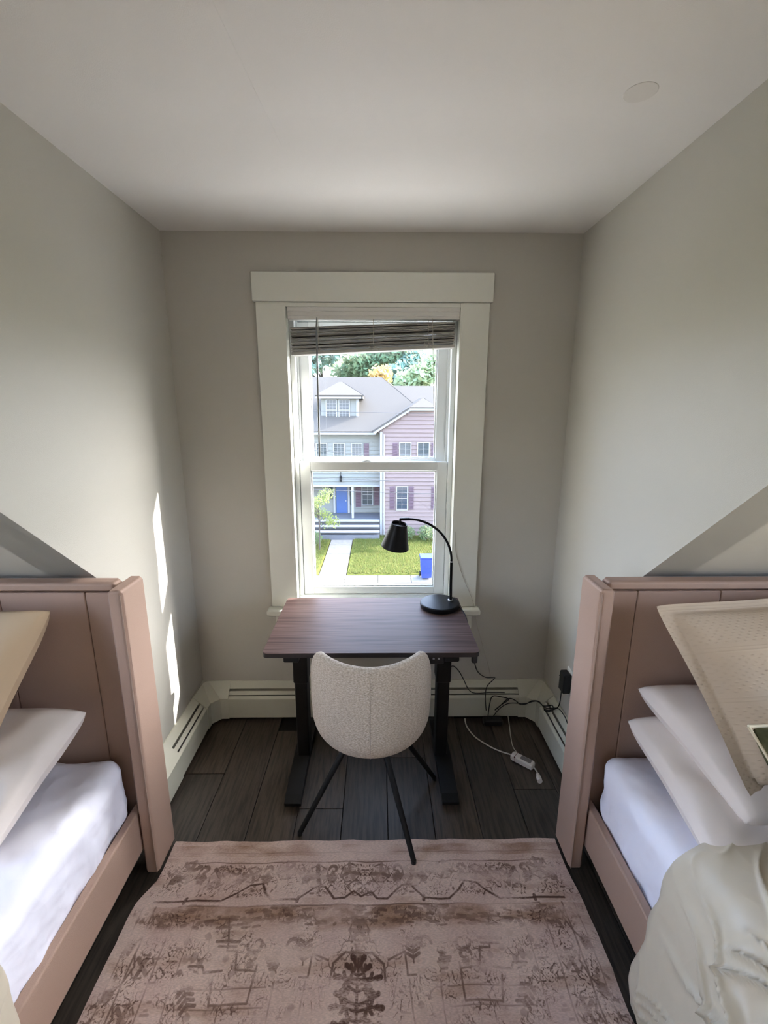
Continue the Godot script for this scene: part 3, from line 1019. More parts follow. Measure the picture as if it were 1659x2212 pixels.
func rug_texture() -> ImageTexture:
	ink.resize(IW * IH)
	ink.fill(0.0)
	var rr := RandomNumberGenerator.new()
	rr.seed = 5
	# coordinates: x from the rug's middle, z from its window-side edge
	for zz in [0.0, 1.0]:
		pass
	stroke(0, 0.087, 0.66, 0.087, 0.0035, 0.55)
	stroke(0, 0.05, 0.7, 0.05, 0.003, 0.25)
	# main border line with arches
	var l := [[0.0, 0.205], [0.03, 0.19], [0.055, 0.213], [0.09, 0.215], [0.115, 0.19], [0.135, 0.172], [0.165, 0.170], [0.185, 0.19], [0.215, 0.215], [0.30, 0.217], [0.33, 0.195], [0.36, 0.16], [0.40, 0.165], [0.43, 0.19], [0.47, 0.217], [0.6, 0.217], [0.69, 0.219]]
	poly(l, 0.006, 0.8)
	stroke(0.213, 0.208, 0.213, 0.222, 0.010, 0.7)
	stroke(0.59, 0.21, 0.59, 0.224, 0.010, 0.7)
	poly([[0.0, 0.17], [0.03, 0.2], [0.06, 0.175], [0.03, 0.15], [0, 0.17]], 0.004, 0.6)
	# flowers of the border
	for k in 6:
		var x := 0.055 + k * 0.118
		rosette(x, 0.128 + 0.012 * sin(k * 2.1), 0.033 + 0.006 * sin(k * 1.7), 0.5, 7)
		leafy(x + 0.05, 0.165, 0.02 * (-1 if k % 2 else 1), -0.03, 0.5)
		scroll(x + 0.062, 0.115, 0.017, 1.0 if k % 2 else -1.0, 0.5)
	for k in 40:
		var x := rr.randf_range(0, 0.68)
		stroke(x, rr.randf_range(0.1, 0.2), x + rr.randf_range(-0.015, 0.015), rr.randf_range(0.1, 0.2) * 0 + 0.1 + 0.1 * rr.randf(), 0.003, 0.0)
		var z := rr.randf_range(0.095, 0.2)
		stroke(x, z, x + rr.randf_range(-0.012, 0.012), z + rr.randf_range(-0.008, 0.008), 0.006, rr.randf_range(0.3, 0.6))
	# brown inner band
	for k in 150:
		var x := rr.randf_range(0, 0.62)
		var z := rr.randf_range(0.238, 0.30)
		stroke(x, z, x + rr.randf_range(-0.03, 0.03), z + rr.randf_range(-0.004, 0.004), rr.randf_range(0.004, 0.011), rr.randf_range(0.2, 0.5))
	stroke(0, 0.234, 0.6, 0.234, 0.004, 0.5)
	# side borders run down the length
	for e in [[0.60, 0.004, 0.35], [0.675, 0.005, 0.5], [0.53, 0.003, 0.3], [0.715, 0.003, 0.3]]:
		stroke(e[0], 0.235, e[0], 2.0, e[1], e[2])
	for k in 15:
		var z := 0.28 + k * 0.118
		rosette(0.637, z, 0.03, 0.55, 6)
		poly([[0.675, z - 0.03], [0.66, z], [0.675, z + 0.04], [0.69, z + 0.06]], 0.005, 0.55)
		leafy(0.695, z + 0.05, 0.008, 0.03, 0.4)
		for q in 5:
			var x := rr.randf_range(0.69, 0.735)
			var z2 := z + rr.randf_range(-0.05, 0.05)
			stroke(x, z2, x + rr.randf_range(-0.01, 0.01), z2 + rr.randf_range(-0.012, 0.012), 0.008, rr.randf_range(0.25, 0.55))
		for q in 4:
			var x := rr.randf_range(0.54, 0.6)
			var z2 := z + rr.randf_range(-0.05, 0.05)
			stroke(x, z2, x + rr.randf_range(-0.02, 0.02), z2, 0.006, rr.randf_range(0.2, 0.45))
	# field corner pieces
	poly([[0.42, 0.27], [0.405, 0.33], [0.40, 0.36], [0.37, 0.36], [0.36, 0.41], [0.30, 0.415]], 0.005, 0.55)
	stroke(0.37, 0.335, 0.44, 0.335, 0.008, 0.55)
	stroke(0.375, 0.348, 0.43, 0.348, 0.006, 0.5)
	poly([[0.5, 0.40], [0.46, 0.40], [0.45, 0.415], [0.40, 0.41]], 0.006, 0.55)
	scroll(0.315, 0.345, 0.028, 1.0, 0.6)
	scroll(0.32, 0.38, 0.02, -1.0, 0.5)
	scroll(0.2, 0.35, 0.022, -1.0, 0.45)
	leafy(0.165, 0.40, 0.0, -0.055, 0.55)
	leafy(0.24, 0.42, 0.02, -0.035, 0.5)
	leafy(0.50, 0.44, -0.03, 0.05, 0.5)
	poly([[0.30, 0.40], [0.305, 0.49], [0.41, 0.49], [0.42, 0.43]], 0.005, 0.5)
	poly([[0.09, 0.39], [0.14, 0.37], [0.145, 0.43], [0.17, 0.43]], 0.005, 0.5)
	poly([[0.0, 0.37], [0.04, 0.37], [0.075, 0.40], [0.08, 0.44]], 0.006, 0.6)
	poly([[0.15, 0.44], [0.16, 0.55], [0.16, 0.7]], 0.004, 0.4)
	poly([[0.24, 0.44], [0.25, 0.7]], 0.003, 0.35)
	for k in 3:
		stroke(0.26, 0.455 + k * 0.045, 0.5, 0.455 + k * 0.045, 0.003, 0.35)
	# plant in the middle of the field
	stroke(0, 0.385, 0, 0.62, 0.008, 0.75, false)
	for e in [[0.395, 0.018, -0.016], [0.415, 0.034, -0.012], [0.436, 0.066, -0.004], [0.452, 0.046, 0.016], [0.482, 0.060, -0.012], [0.496, 0.072, 0.006], [0.52, 0.044, 0.02], [0.55, 0.062, -0.014], [0.575, 0.05, 0.012]]:
		var zc: float = e[0]
		poly([[0.0, zc + 0.012], [e[1] * 0.4, zc + 0.006], [e[1] * 0.75, zc + e[2] * 0.4], [e[1], zc + e[2]]], 0.007, 0.8)
		stroke(e[1] * 0.8, zc + e[2] * 0.6, e[1], zc + e[2], 0.014, 0.85)
		stroke(e[1] * 0.55, zc, e[1] * 0.62, zc - 0.014, 0.010, 0.75)
		stroke(e[1] * 0.45, zc + 0.004, e[1] * 0.6, zc + 0.018, 0.009, 0.7)
	stroke(0, 0.436, 0.062, 0.434, 0.009, 0.9)
	rosette(0.0, 0.37, 0.024, 0.6, 6, false)
	rosette(0.0, 0.31, 0.03, 0.4, 8, false)
	for k in 200:
		var x := rr.randf_range(0, 0.56)
		var z := rr.randf_range(0.25, 1.4)
		var a := rr.randf_range(0.1, 0.42)
		if rr.randf() < 0.5:
			stroke(x, z, x + rr.randf_range(-0.025, 0.025), z + rr.randf_range(-0.004, 0.004), rr.randf_range(0.003, 0.007), a)
		else:
			leafy(x, z, rr.randf_range(-0.014, 0.014), rr.randf_range(-0.016, 0.016), a)
	# a plain repeat of the border at the far end
	for k in 8:
		rosette(0.06 + k * 0.085, 2.07, 0.032, 0.5)
	stroke(0, 1.98, 0.69, 1.98, 0.006, 0.7)
	stroke(0, 2.11, 0.66, 2.11, 0.004, 0.5)

	var vine := noise(16, 0.028, 2, FastNoiseLite.TYPE_SIMPLEX_SMOOTH, true)
	var patch := noise(17, 0.016, 2)
	var worn := noise(6, 0.012, 4)
	var fibre := noise(8, 0.22, 2)
	var tint := noise(9, 0.006, 3)
	var out := PackedByteArray()
	out.resize(IW * IH * 3)
	var lutb := rgb(212, 188, 177)
	var lutp := rgb(202, 176, 167)
	var brown := rgb(150, 118, 98)
	var dark := rgb(80, 58, 50)
	for y in IH:
		for x in IW:
			var id := y * IW + x
			var wn := worn.get_noise_2d(x * 0.35, y * 1.5)
			var fb := fibre.get_noise_2d(x * 0.5, y * 2.0)
			var tn := tint.get_noise_2d(x, y)
			var c := lutb.lerp(lutp, clampf(tn * 1.6 + 0.5, 0, 1))
			var zm := y * RW / IW
			var band := 0.0
			if zm > 0.235 and zm < 0.32:
				band = 0.55 * (1.0 - smoothstep(0.27, 0.32, zm))
			elif zm > 0.018 and zm < 0.062:
				band = 0.35
			band *= clampf(0.55 + tn * 1.5 + wn * 0.9, 0, 1.2)
			band += clampf(wn * 0.9 - 0.12, 0, 0.4)
			c = c.lerp(brown, clampf(band, 0, 1))
			var mx := absf(x - IW * 0.5)
			var border := (zm > 0.095 and zm < 0.205) or zm > 0.245 and mx > IW * 0.345 and mx < IW * 0.47
			var vn := smoothstep(0.62, 0.8, vine.get_noise_2d(mx * 1.35, y * 1.5 if border else y * 1.1))
			var pm := clampf(patch.get_noise_2d(mx, y) * 2.6 + (0.8 if border else 0.45), 0, 1)
			vn = maxf(vn, 0.8 * smoothstep(0.55, 0.8, vine.get_noise_2d(mx * 2.6 + 400.0, y * 2.4 + 90.0)))
			var vk := vn * pm * (0.75 if border else (0.6 if zm > 0.24 else 0.15))
			var k := maxf(ink[id], vk) * clampf(0.78 + wn * 1.5 + fb * 0.7, 0.05, 1.15)
			c = c.lerp(dark, clampf(k, 0, 0.95))
			var g := 1.0 + fb * 0.10
			out[id * 3] = clampi(int(c.r * g * 255), 0, 255)
			out[id * 3 + 1] = clampi(int(c.g * g * 255), 0, 255)
			out[id * 3 + 2] = clampi(int(c.b * g * 255), 0, 255)
	return ImageTexture.create_from_image(Image.create_from_data(IW, IH, false, Image.FORMAT_RGB8, out))


func rug() -> void:
	var m := mat(Color.WHITE, 0.95, 0.15)
	m.albedo_texture = rug_texture()
	bump(m, m.albedo_texture, 0.06)
	var z0 := 0.757
	var wv := noise(12, 0.03, 2)
	var xl := func(z: float) -> float:
		return lerpf(-0.746, -0.786, smoothstep(0.885, 0.99, z)) + 0.003 * wv.get_noise_2d(z * 300, 0)
	var xr := func(z: float) -> float:
		return lerpf(0.696, 0.708, smoothstep(0.885, 1.0, z)) + 0.004 * wv.get_noise_2d(z * 300, 90)
	var top := func(i: float, j: float) -> Vector3:
		var z: float = z0 + j * RH + 0.006 * wv.get_noise_2d(i * 260, 40) * (1.0 - j)
		var a: float = xl.call(z)
		var b: float = xr.call(z)
		var e := minf(minf(i, 1 - i) * 40, minf(j, 1 - j) * 60)
		return Vector3(lerpf(a, b, i), 0.0045 + 0.0025 * clampf(e, 0, 1) + 0.0015 * (wv.get_noise_2d(i * 400, j * 500) + 0.5) * clampf(e, 0, 1), z)
	var mb := MB.new()
	mb.grid(60, 90, top, true)
	# thin edge down to the floor
	for e in 4:
		var fn := func(i: float, j: float) -> Vector3:
			var p: Vector3 = top.call([i, i, 0.0, 1.0][e], [0.0, 1.0, i, i][e])
			if j > 0.5:
				p.y = 0.0006
			return p
		mb.grid(60, 1, fn, e == 0 or e == 3)
	var o := put(mb, "area_rug", m)
	tag(o, "faded pink and brown area rug with worn floral pattern between the beds", "rug")


# ---------------------------------------------------------------- desk
func desk() -> void:
	var d := thing("desk", "small walnut topped standing desk with black legs under the window", "desk", Vector3(-0.005, 0, 0.34))
	var w := 0.416
	var dz := 0.26
	# top with rounded corners
	var pl := []
	for c in [[1, 1], [-1, 1], [-1, -1], [1, -1]]:
		var r := 0.02
		for k in 6:
			var a0: float = {[1, 1]: 0.0, [-1, 1]: PI / 2, [-1, -1]: PI, [1, -1]: 1.5 * PI}[c]
			var a := a0 + PI / 2 * k / 5.0
			pl.append(Vector2(c[0] * (w - r) + cos(a) * r, c[1] * (dz - r) + sin(a) * r))
	put(MB.new().prism(pl, Vector3(0, 0.699, 0), Vector3(1, 0, 0), Vector3(0, 0, 1), Vector3(0, 1, 0), 0.002), "top_surface", M.desk_wood, d)
	put(MB.new().prism(pl, Vector3(0, 0.681, 0), Vector3(1, 0, 0), Vector3(0, 0, 1), Vector3(0, 1, 0), 0.018), "table_top", M.desk_edge, d)
	put(MB.new().cbox(Vector3(0, 0.657, 0.0), Vector3(0.66, 0.045, 0.11), 0.003), "crossbeam", M.black_metal, d)
	for s in [-1, 1]:
		var leg := put(MB.new().cbox(Vector3(s * 0.315, 0.34, 0.0), Vector3(0.055, 0.60, 0.075), 0.006), "leg", M.black_metal, d)
		put(MB.new().cbox(Vector3(s * 0.315, 0.545, 0.0), Vector3(0.064, 0.24, 0.085), 0.006), "outer_sleeve", M.black_metal, leg)
		put(MB.new().cbox(Vector3(s * 0.315, 0.658, 0.0), Vector3(0.06, 0.044, 0.44), 0.004), "side_bracket", M.black_metal, d)
		var ft := put(MB.new().prism([Vector2(-0.25, 0.012), Vector2(0.27, 0.012), Vector2(0.275, 0.03), Vector2(0.24, 0.042), Vector2(0.05, 0.055), Vector2(-0.05, 0.055), Vector2(-0.22, 0.042), Vector2(-0.255, 0.03)], Vector3(s * 0.325 - 0.034, 0, 0), Vector3(0, 0, 1), Vector3(0, 1, 0), Vector3(1, 0, 0), 0.068), "foot", M.black_metal, d)
		for z in [-0.22, 0.24]:
			put(MB.new().lathe([Vector2(0, 0.012), Vector2(0.018, 0.012), Vector2(0.02, 0.0005), Vector2(0, 0.0005)].duplicate(), 14, Transform3D(Basis(), Vector3(s * 0.325, 0, z))), "glide", M.dark, ft)
	# control box with bright screw heads, beside the right leg
	var cb := put(MB.new().cbox(Vector3(0.255, 0.655, 0.19), Vector3(0.06, 0.05, 0.07), 0.004), "control_box", M.black, d)
	for k in 2:
		put(MB.new().lathe([Vector2(0, 0), Vector2(0.004, 0), Vector2(0.0045, 0.002), Vector2(0, 0.003)], 10, Transform3D(Basis(Vector3.RIGHT, PI / 2), Vector3(0.243 + k * 0.02, 0.655, 0.225))), "screw", M.steel, cb)


# ---------------------------------------------------------------- chair
func chair() -> void:
	var c := thing("desk_chair", "oatmeal fabric tub chair with black splayed legs pushed under the desk", "chair", Vector3(-0.006, 0, 0.575))
	var inner := func(i: float, j: float, off: float) -> Vector3:
		# i round the shell from one arm front over the back to the other, j from the bowl's middle up to the rim
		var th := lerpf(-2.05, 2.05, i)
		var ab := absf(th)
		var rim := 0.751 + 0.006 * (0.5 - 0.5 * cos(minf(ab / 0.92, 1.0) * PI))
		rim -= 0.17 * smoothstep(0.94, 1.6, ab) + 0.10 * smoothstep(1.5, 2.05, ab)
		var y0 := 0.352 + off * 0.9
		var r := 0.0
		var y := 0.0
		if j < 0.3:
			r = 0.165 * j / 0.3
			y = y0 + 0.016 * pow(j / 0.3, 2.0)
		elif j < 0.62:
			var a := (j - 0.3) / 0.32 * PI * 0.5
			r = 0.165 + 0.066 * sin(a)
			y = y0 + 0.016 + 0.10 * (1.0 - cos(a))
		else:
			var t := (j - 0.62) / 0.38
			r = 0.231 + 0.010 * t
			y = lerpf(y0 + 0.116, rim, t)
		var rx := r * (1.0 - off / 0.24) * (1.0 - 0.03 * smoothstep(0.7, 1.0, j))
		var rz := r * (1.0 - off / 0.24)
		return Vector3(sin(th) * rx, y, cos(th) * rz)
	var n := 64
	var k := 36
	var sh := MB.new()
	sh.grid(n, k, func(i, j): return inner.call(i, j, 0.0), false)
	sh.grid(n, k, func(i, j): return inner.call(i, j, 0.03), true)
	# rounded rim between the two skins
	sh.grid(n, 6, func(i, j):
		var a: Vector3 = inner.call(i, 1.0, 0.0)
		var b: Vector3 = inner.call(i, 1.0, 0.03)
		return a.lerp(b, 0.5 - 0.5 * cos(j * PI)) + Vector3(0, 0.011 * sin(j * PI), 0), false)
	for e in [0.0, 1.0]:
		sh.grid(6, k, func(i, j):
			var a: Vector3 = inner.call(e, j, 0.0)
			var b: Vector3 = inner.call(e, j, 0.03)
			var th := -2.05 if e == 0.0 else 2.05
			return a.lerp(b, 0.5 - 0.5 * cos(i * PI)) + Vector3(cos(th) * signf(th), 0, -sin(th) * signf(th)) * 0.011 * sin(i * PI) * minf(j * 4, 1), e == 1.0)
	put(sh, "shell", M.chair, c)
	var sm := []
	for q in 30:
		var j := lerpf(0.25, 0.995, q / 29.0)
		sm.append(inner.call(0.5, j, -0.0006))
	put(MB.new().tube(sm, 0.0009, 5), "seam", M.chair_seam, c)
	var seat := MB.new()
	seat.grid(40, 24, func(i, j):
		var a: float = lerpf(0, TAU, i)
		var r: float = 0.195 * pow(1.0 - pow(absf(j * 2 - 1), 3.0), 0.34)
		return Vector3(sin(a) * r, 0.475 + 0.042 * (j * 2 - 1), cos(a) * r - 0.015), false)
	put(seat, "seat", M.chair, c)
	put(MB.new().lathe([Vector2(0, 0.40), Vector2(0.05, 0.40), Vector2(0.055, 0.385), Vector2(0.055, 0.352), Vector2(0.03, 0.34), Vector2(0, 0.34)].duplicate(), 24).mesh(), "hub", M.black_metal, c)
	for t in [[Vector3(-0.275, 0.0105, 0.153), 0.0], [Vector3(0.155, 0.018, 0.277), 0.0], [Vector3(-0.153, 0.0105, -0.23), 0.0], [Vector3(0.276, 0.0105, -0.11), 0.0]]:
		var tip: Vector3 = t[0]
		var dir := Vector3(tip.x, 0, tip.z).normalized()
		var lg := put(MB.new().tube([Vector3(0, 0.372, 0) + dir * 0.03, Vector3(0, 0.362, 0) + dir * 0.075, tip.lerp(Vector3(0, 0.36, 0) + dir * 0.085, 0.93), tip], [0.0125, 0.013, 0.0125, 0.0095], 12), "leg", M.black_metal, c)
		put(MB.new().tube([tip + Vector3(0, 0.004, 0), tip - Vector3(0, 0.0085, 0)], 0.0098, 12), "foot_cap", M.black, lg)


# ---------------------------------------------------------------- lamp
func lamp() -> void:
	var l := thing("desk_lamp", "black gooseneck desk lamp with cone shade on the desk corner", "lamp", Vector3(0.310, 0.7015, 0.185))
	put(MB.new().lathe([Vector2(0, 0.0), Vector2(0.088, 0.0), Vector2(0.091, 0.004), Vector2(0.092, 0.018), Vector2(0.090, 0.0215), Vector2(0.086, 0.024), Vector2(0, 0.026)], 48), "base", M.lamp_black, l)
	var px := Vector3(0.052, 0, -0.012)
	put(MB.new().lathe([Vector2(0, 0.024), Vector2(0.013, 0.025), Vector2(0.012, 0.030), Vector2(0.0, 0.031)], 20, Transform3D(Basis(), px)), "collar", M.steel, l)
	put(MB.new().tube([px + Vector3(0, 0.026, 0), px + Vector3(-0.002, 0.12, 0), px + Vector3(-0.003, 0.218, 0)], 0.0068, 14), "stem", M.lamp_black, l)
	put(MB.new().tube([px + Vector3(-0.003, 0.214, 0), px + Vector3(-0.003, 0.2195, 0)], 0.0078, 14), "ring", M.steel, l)
	var pts := []
	for k in 40:
		var a := k / 39.0 * PI * 0.5 * 1.06
		pts.append(px + Vector3(-0.003 - 0.205 * (1 - cos(a)), 0.2195 + 0.2 * sin(minf(a, 1.62)), 0))
	put(MB.new().tube(pts, 0.0055, 12), "gooseneck", M.lamp_black, l)
	var e: Vector3 = pts[39]
	put(MB.new().beam(e + Vector3(0.03, 0.0005, 0), e + Vector3(-0.018, -0.001, 0), 0.013, 0.013, 0.004), "end_block", M.lamp_black, l)
	put(MB.new().tube([e + Vector3(-0.013, 0.0, 0), e + Vector3(-0.016, -0.026, 0)], 0.0045, 10), "drop_rod", M.lamp_black, l)
	# cone shade, tipped a little towards the left
	var ax := Basis(Vector3(0, 0, 1), -0.16) * Basis(Vector3(1, 0, 0), 0.12)
	var top: Vector3 = e + Vector3(-0.018, -0.022, 0)
	var xf := Transform3D(ax, top)
	put(MB.new().lathe([Vector2(0.032, -0.004), Vector2(0.0345, 0.002), Vector2(0.0365, 0.0), Vector2(0.064, -0.112), Vector2(0.0645, -0.115), Vector2(0.0635, -0.115), Vector2(0.0625, -0.112), Vector2(0.0355, -0.006), Vector2(0.034, -0.0035)], 40, xf), "shade", M.lamp_black, l)
	put(MB.new().lathe([Vector2(0, -0.010), Vector2(0.034, -0.012), Vector2(0.034, -0.016), Vector2(0.015, -0.03), Vector2(0.015, -0.05), Vector2(0, -0.05)], 24, xf), "socket", M.lamp_black, l)
	put(MB.new().lathe([Vector2(0.013, -0.05), Vector2(0.02, -0.065), Vector2(0.024, -0.082), Vector2(0.018, -0.098), Vector2(0, -0.104)], 20, xf), "bulb", M.bulb, l)


# ---------------------------------------------------------------- cables
func curve(pts: Array, per := 8) -> Array:
	var out := []
	for i in pts.size() - 1:
		var p0: Vector3 = pts[maxi(i - 1, 0)]
		var p3: Vector3 = pts[mini(i + 2, pts.size() - 1)]
		for k in per:
			out.append((pts[i] as Vector3).cubic_interpolate(pts[i + 1], p0, p3, float(k) / per))
	out.append(pts[-1])
	return out


func cables() -> void:
	# lamp lead with its inline switch, over the desk's edge and down to the heater
	var c := thing("lamp_cord", "thin black lamp cord running down beside the desk's right edge", "cord", Vector3(0.40, 0.1, 0.2))
	var o := -c.position
	put(MB.new().tube(curve([Vector3(0.396, 0.7055, 0.20), Vector3(0.408, 0.7045, 0.24), Vector3(0.4165, 0.690, 0.29), Vector3(0.418, 0.655, 0.36), Vector3(0.41, 0.64, 0.5)].map(func(p): return p + o)), 0.0026, 8), "cord", M.cord_black, c)
	put(MB.new().cbox(Vector3(0.405, 0.645, 0.535) + o, Vector3(0.022, 0.05, 0.02), 0.004), "inline_plug", M.black, c)
	put(MB.new().tube(curve([Vector3(0.405, 0.622, 0.535), Vector3(0.44, 0.53, 0.46), Vector3(0.50, 0.44, 0.36), Vector3(0.56, 0.38, 0.27), Vector3(0.585, 0.33, 0.2), Vector3(0.57, 0.24, 0.13), Vector3(0.575, 0.15, 0.09), Vector3(0.585, 0.07, 0.085)].map(func(p): return p + o)), 0.0022, 8), "lead", M.cord_black, c)

	# power brick at the heater's foot with its tangled lead, up to the wall plug
	var a := thing("power_adapter", "black power brick at the heater's foot with a tangled lead", "adapter", Vector3(0.625, 0, 0.105))
	o = -a.position
	put(MB.new().cbox(Vector3(0.618, 0.0185, 0.1) + o, Vector3(0.10, 0.034, 0.05), 0.008), "brick", M.black, a)
	put(MB.new().tube(curve([Vector3(0.59, 0.035, 0.105), Vector3(0.60, 0.11, 0.09), Vector3(0.615, 0.15, 0.082), Vector3(0.66, 0.145, 0.079), Vector3(0.70, 0.13, 0.08), Vector3(0.66, 0.10, 0.085), Vector3(0.63, 0.075, 0.09), Vector3(0.66, 0.10, 0.085), Vector3(0.70, 0.135, 0.08), Vector3(0.735, 0.125, 0.082), Vector3(0.76, 0.105, 0.085), Vector3(0.79, 0.11, 0.09), Vector3(0.815, 0.135, 0.10), Vector3(0.838, 0.153, 0.13), Vector3(0.845, 0.158, 0.17), Vector3(0.86, 0.17, 0.19), Vector3(0.875, 0.187, 0.21), Vector3(0.87, 0.183, 0.235), Vector3(0.85, 0.163, 0.225), Vector3(0.842, 0.156, 0.20), Vector3(0.86, 0.172, 0.225), Vector3(0.888, 0.21, 0.25), Vector3(0.893, 0.29, 0.255), Vector3(0.885, 0.36, 0.27), Vector3(0.87, 0.385, 0.29)].map(func(p): return p + o)), 0.0026, 8), "lead", M.cord_black, a)
	put(MB.new().tube(curve([Vector3(0.61, 0.035, 0.105), Vector3(0.65, 0.09, 0.1), Vector3(0.7, 0.118, 0.095), Vector3(0.78, 0.12, 0.1), Vector3(0.83, 0.15, 0.125), Vector3(0.85, 0.166, 0.2), Vector3(0.885, 0.2, 0.25), Vector3(0.893, 0.205, 0.31), Vector3(0.889, 0.2, 0.36)].map(func(p): return p + o)), 0.0022, 8), "second_lead", M.cord_black, a)

	var w := thing("wall_plug", "black transformer plug in the right wall, half hidden by the bed wing", "plug", Vector3(AX, 0.33, 0.30))
	put(MB.new().cbox(Vector3(-0.004, 0.055, 0.01), Vector3(0.006, 0.115, 0.072), 0.002), "outlet_plate", M.trim, w)
	put(MB.new().cbox(Vector3(-0.026, 0.05, 0.006), Vector3(0.036, 0.098, 0.056), 0.006), "transformer", M.black, w)
	put(MB.new().tube([Vector3(-0.03, 0.06, -0.02), Vector3(-0.036, 0.058, -0.034)], [0.006, 0.003], 10), "strain_relief", M.black, w)

	var d := tag(put(MB.new().tube(curve([Vector3(0.315, 0.45, 0.335), Vector3(0.36, 0.46, 0.30), Vector3(0.40, 0.40, 0.24), Vector3(0.44, 0.31, 0.17), Vector3(0.48, 0.21, 0.1), Vector3(0.52, 0.164, 0.072), Vector3(0.60, 0.164, 0.07), Vector3(0.68, 0.164, 0.07)]), 0.0022, 8), "black_cord", M.cord_black), "thin black cord from the right desk leg to the heater slots", "cord")

	# pale cords
	tag(put(MB.new().tube(curve([Vector3(0.397, 1.02, 0.0225), Vector3(0.404, 0.92, 0.023), Vector3(0.44, 0.80, 0.024), Vector3(0.50, 0.655, 0.03), Vector3(0.53, 0.52, 0.03), Vector3(0.60, 0.29, 0.02), Vector3(0.62, 0.203, 0.012)]), 0.0017, 8), "pale_cord", M.cord_white), "thin pale cord slanting down the wall from the window's right casing", "cord")
	var st := thing("power_strip", "white cable box with plug lying on the floor near right bed", "power strip", Vector3(0.69, 0, 0.38))
	o = -st.position
	var bs := Basis(Vector3.UP, -0.72)
	put(MB.new().cbox(Vector3(0.69, 0.017, 0.375) + o, Vector3(0.108, 0.030, 0.042), 0.007, bs), "body", M.plastic_white, st)
	put(MB.new().cbox(Vector3(0.69, 0.0172, 0.375) + bs * Vector3(-0.032, 0, 0) + o, Vector3(0.009, 0.031, 0.0425), 0.006, bs), "band", M.print_red, st)
	put(MB.new().cbox(Vector3(0.69, 0.0322, 0.375) + bs * Vector3(0.016, 0, 0) + o, Vector3(0.05, 0.0008, 0.024), 0.0002, bs), "label_print", M.print_grey, st)
	put(MB.new().tube(curve([Vector3(0.475, 0.022, 0.085), Vector3(0.478, 0.008, 0.13), Vector3(0.505, 0.005, 0.2), Vector3(0.55, 0.005, 0.255), Vector3(0.60, 0.007, 0.30), Vector3(0.655, 0.014, 0.337)].map(func(p): return p + o)), 0.0034, 8), "thick_lead", M.cord_white, st)
	put(MB.new().tube(curve([Vector3(0.70, 0.05, 0.078), Vector3(0.70, 0.010, 0.12), Vector3(0.685, 0.006, 0.20), Vector3(0.675, 0.008, 0.28), Vector3(0.685, 0.020, 0.345)].map(func(p): return p + o)), 0.0022, 8), "thin_lead", M.cord_white, st)
	put(MB.new().tube(curve([Vector3(0.728, 0.015, 0.41), Vector3(0.738, 0.009, 0.435), Vector3(0.735, 0.010, 0.455)].map(func(p): return p + o)), 0.003, 8), "plug_lead", M.cord_white, st)
	put(MB.new().tube([Vector3(0.735, 0.0125, 0.452) + o, Vector3(0.734, 0.0125, 0.466) + o, Vector3(0.733, 0.0125, 0.468) + o, Vector3(0.731, 0.0125, 0.492) + o], [0.008, 0.009, 0.0115, 0.0115], 12), "plug", M.plastic_white, st)


# ---------------------------------------------------------------- outside
func hwin(h: Node, x0: float, x1: float, y0: float, y1: float, z: float, cols := 2, rows := 4) -> void:
	var f := MB.new()
	var t := 0.06
	f.span(Vector3(x0 - t, y0 - t, z), Vector3(x0, y1 + t, z + 0.06), 0.005)
	f.span(Vector3(x1, y0 - t, z), Vector3(x1 + t, y1 + t, z + 0.06), 0.005)
	f.span(Vector3(x0, y1, z), Vector3(x1, y1 + t, z + 0.06), 0.005)
	f.span(Vector3(x0, y0 - t, z), Vector3(x1, y0, z + 0.07), 0.005)
	var ym := (y0 + y1) / 2
	f.span(Vector3(x0, ym - 0.025, z), Vector3(x1, ym + 0.025, z + 0.05), 0.005)
	for k in range(1, cols):
		var x := lerpf(x0, x1, float(k) / cols)
		f.span(Vector3(x - 0.008, y0, z + 0.02), Vector3(x + 0.008, y1, z + 0.035), 0.002)
	for k in range(1, rows):
		var y := lerpf(y0, y1, float(k) / rows)
		f.span(Vector3(x0, y - 0.008, z + 0.02), Vector3(x1, y + 0.008, z + 0.035), 0.002)
	var w := put(f, "window", M.house_trim, h)
	for e in [[y0, ym], [ym, y1]]:
		var g := MB.new()
		g.span(Vector3(x0, e[0], z + 0.012), Vector3(x1, e[1], z + 0.018), 0)
		put(g, "pane", M.house_glass, w)


func hshutter(h: Node, x0: float, x1: float, y0: float, y1: float, z: float, m: Material) -> void:
	var s := MB.new()
	s.span(Vector3(x0, y0, z), Vector3(x1, y1, z + 0.03), 0.004)
	var n := 14
	for k in n:
		var y := lerpf(y0 + 0.06, y1 - 0.06, (k + 0.5) / n)
		s.cbox(Vector3((x0 + x1) / 2, y, z + 0.035), Vector3(x1 - x0 - 0.06, 0.05, 0.012), 0.002, Basis(Vector3.RIGHT, 0.5))
	put(s, "shutter", m, h)


func roof_plane(h: Node, a: Vector3, b: Vector3, c: Vector3, d: Vector3) -> void:
	# a b along the eave, c d along the ridge (d above a)
	var nn := (b - a).cross(d - a).normalized()
	if nn.y < 0:
		nn = -nn
	var m := MB.new()
	var o := nn * 0.10
	m.quad(a + o, b + o, c + o, d + o)
	m.quad(a, b, c, d)
	for e in [[a, b], [b, c], [c, d], [d, a]]:
		if (e[0] as Vector3).distance_to(e[1]) > 0.01:
			m.quad(e[0], e[1], e[1] + o, e[0] + o)
	put(m, "roof", M.shingle, h)


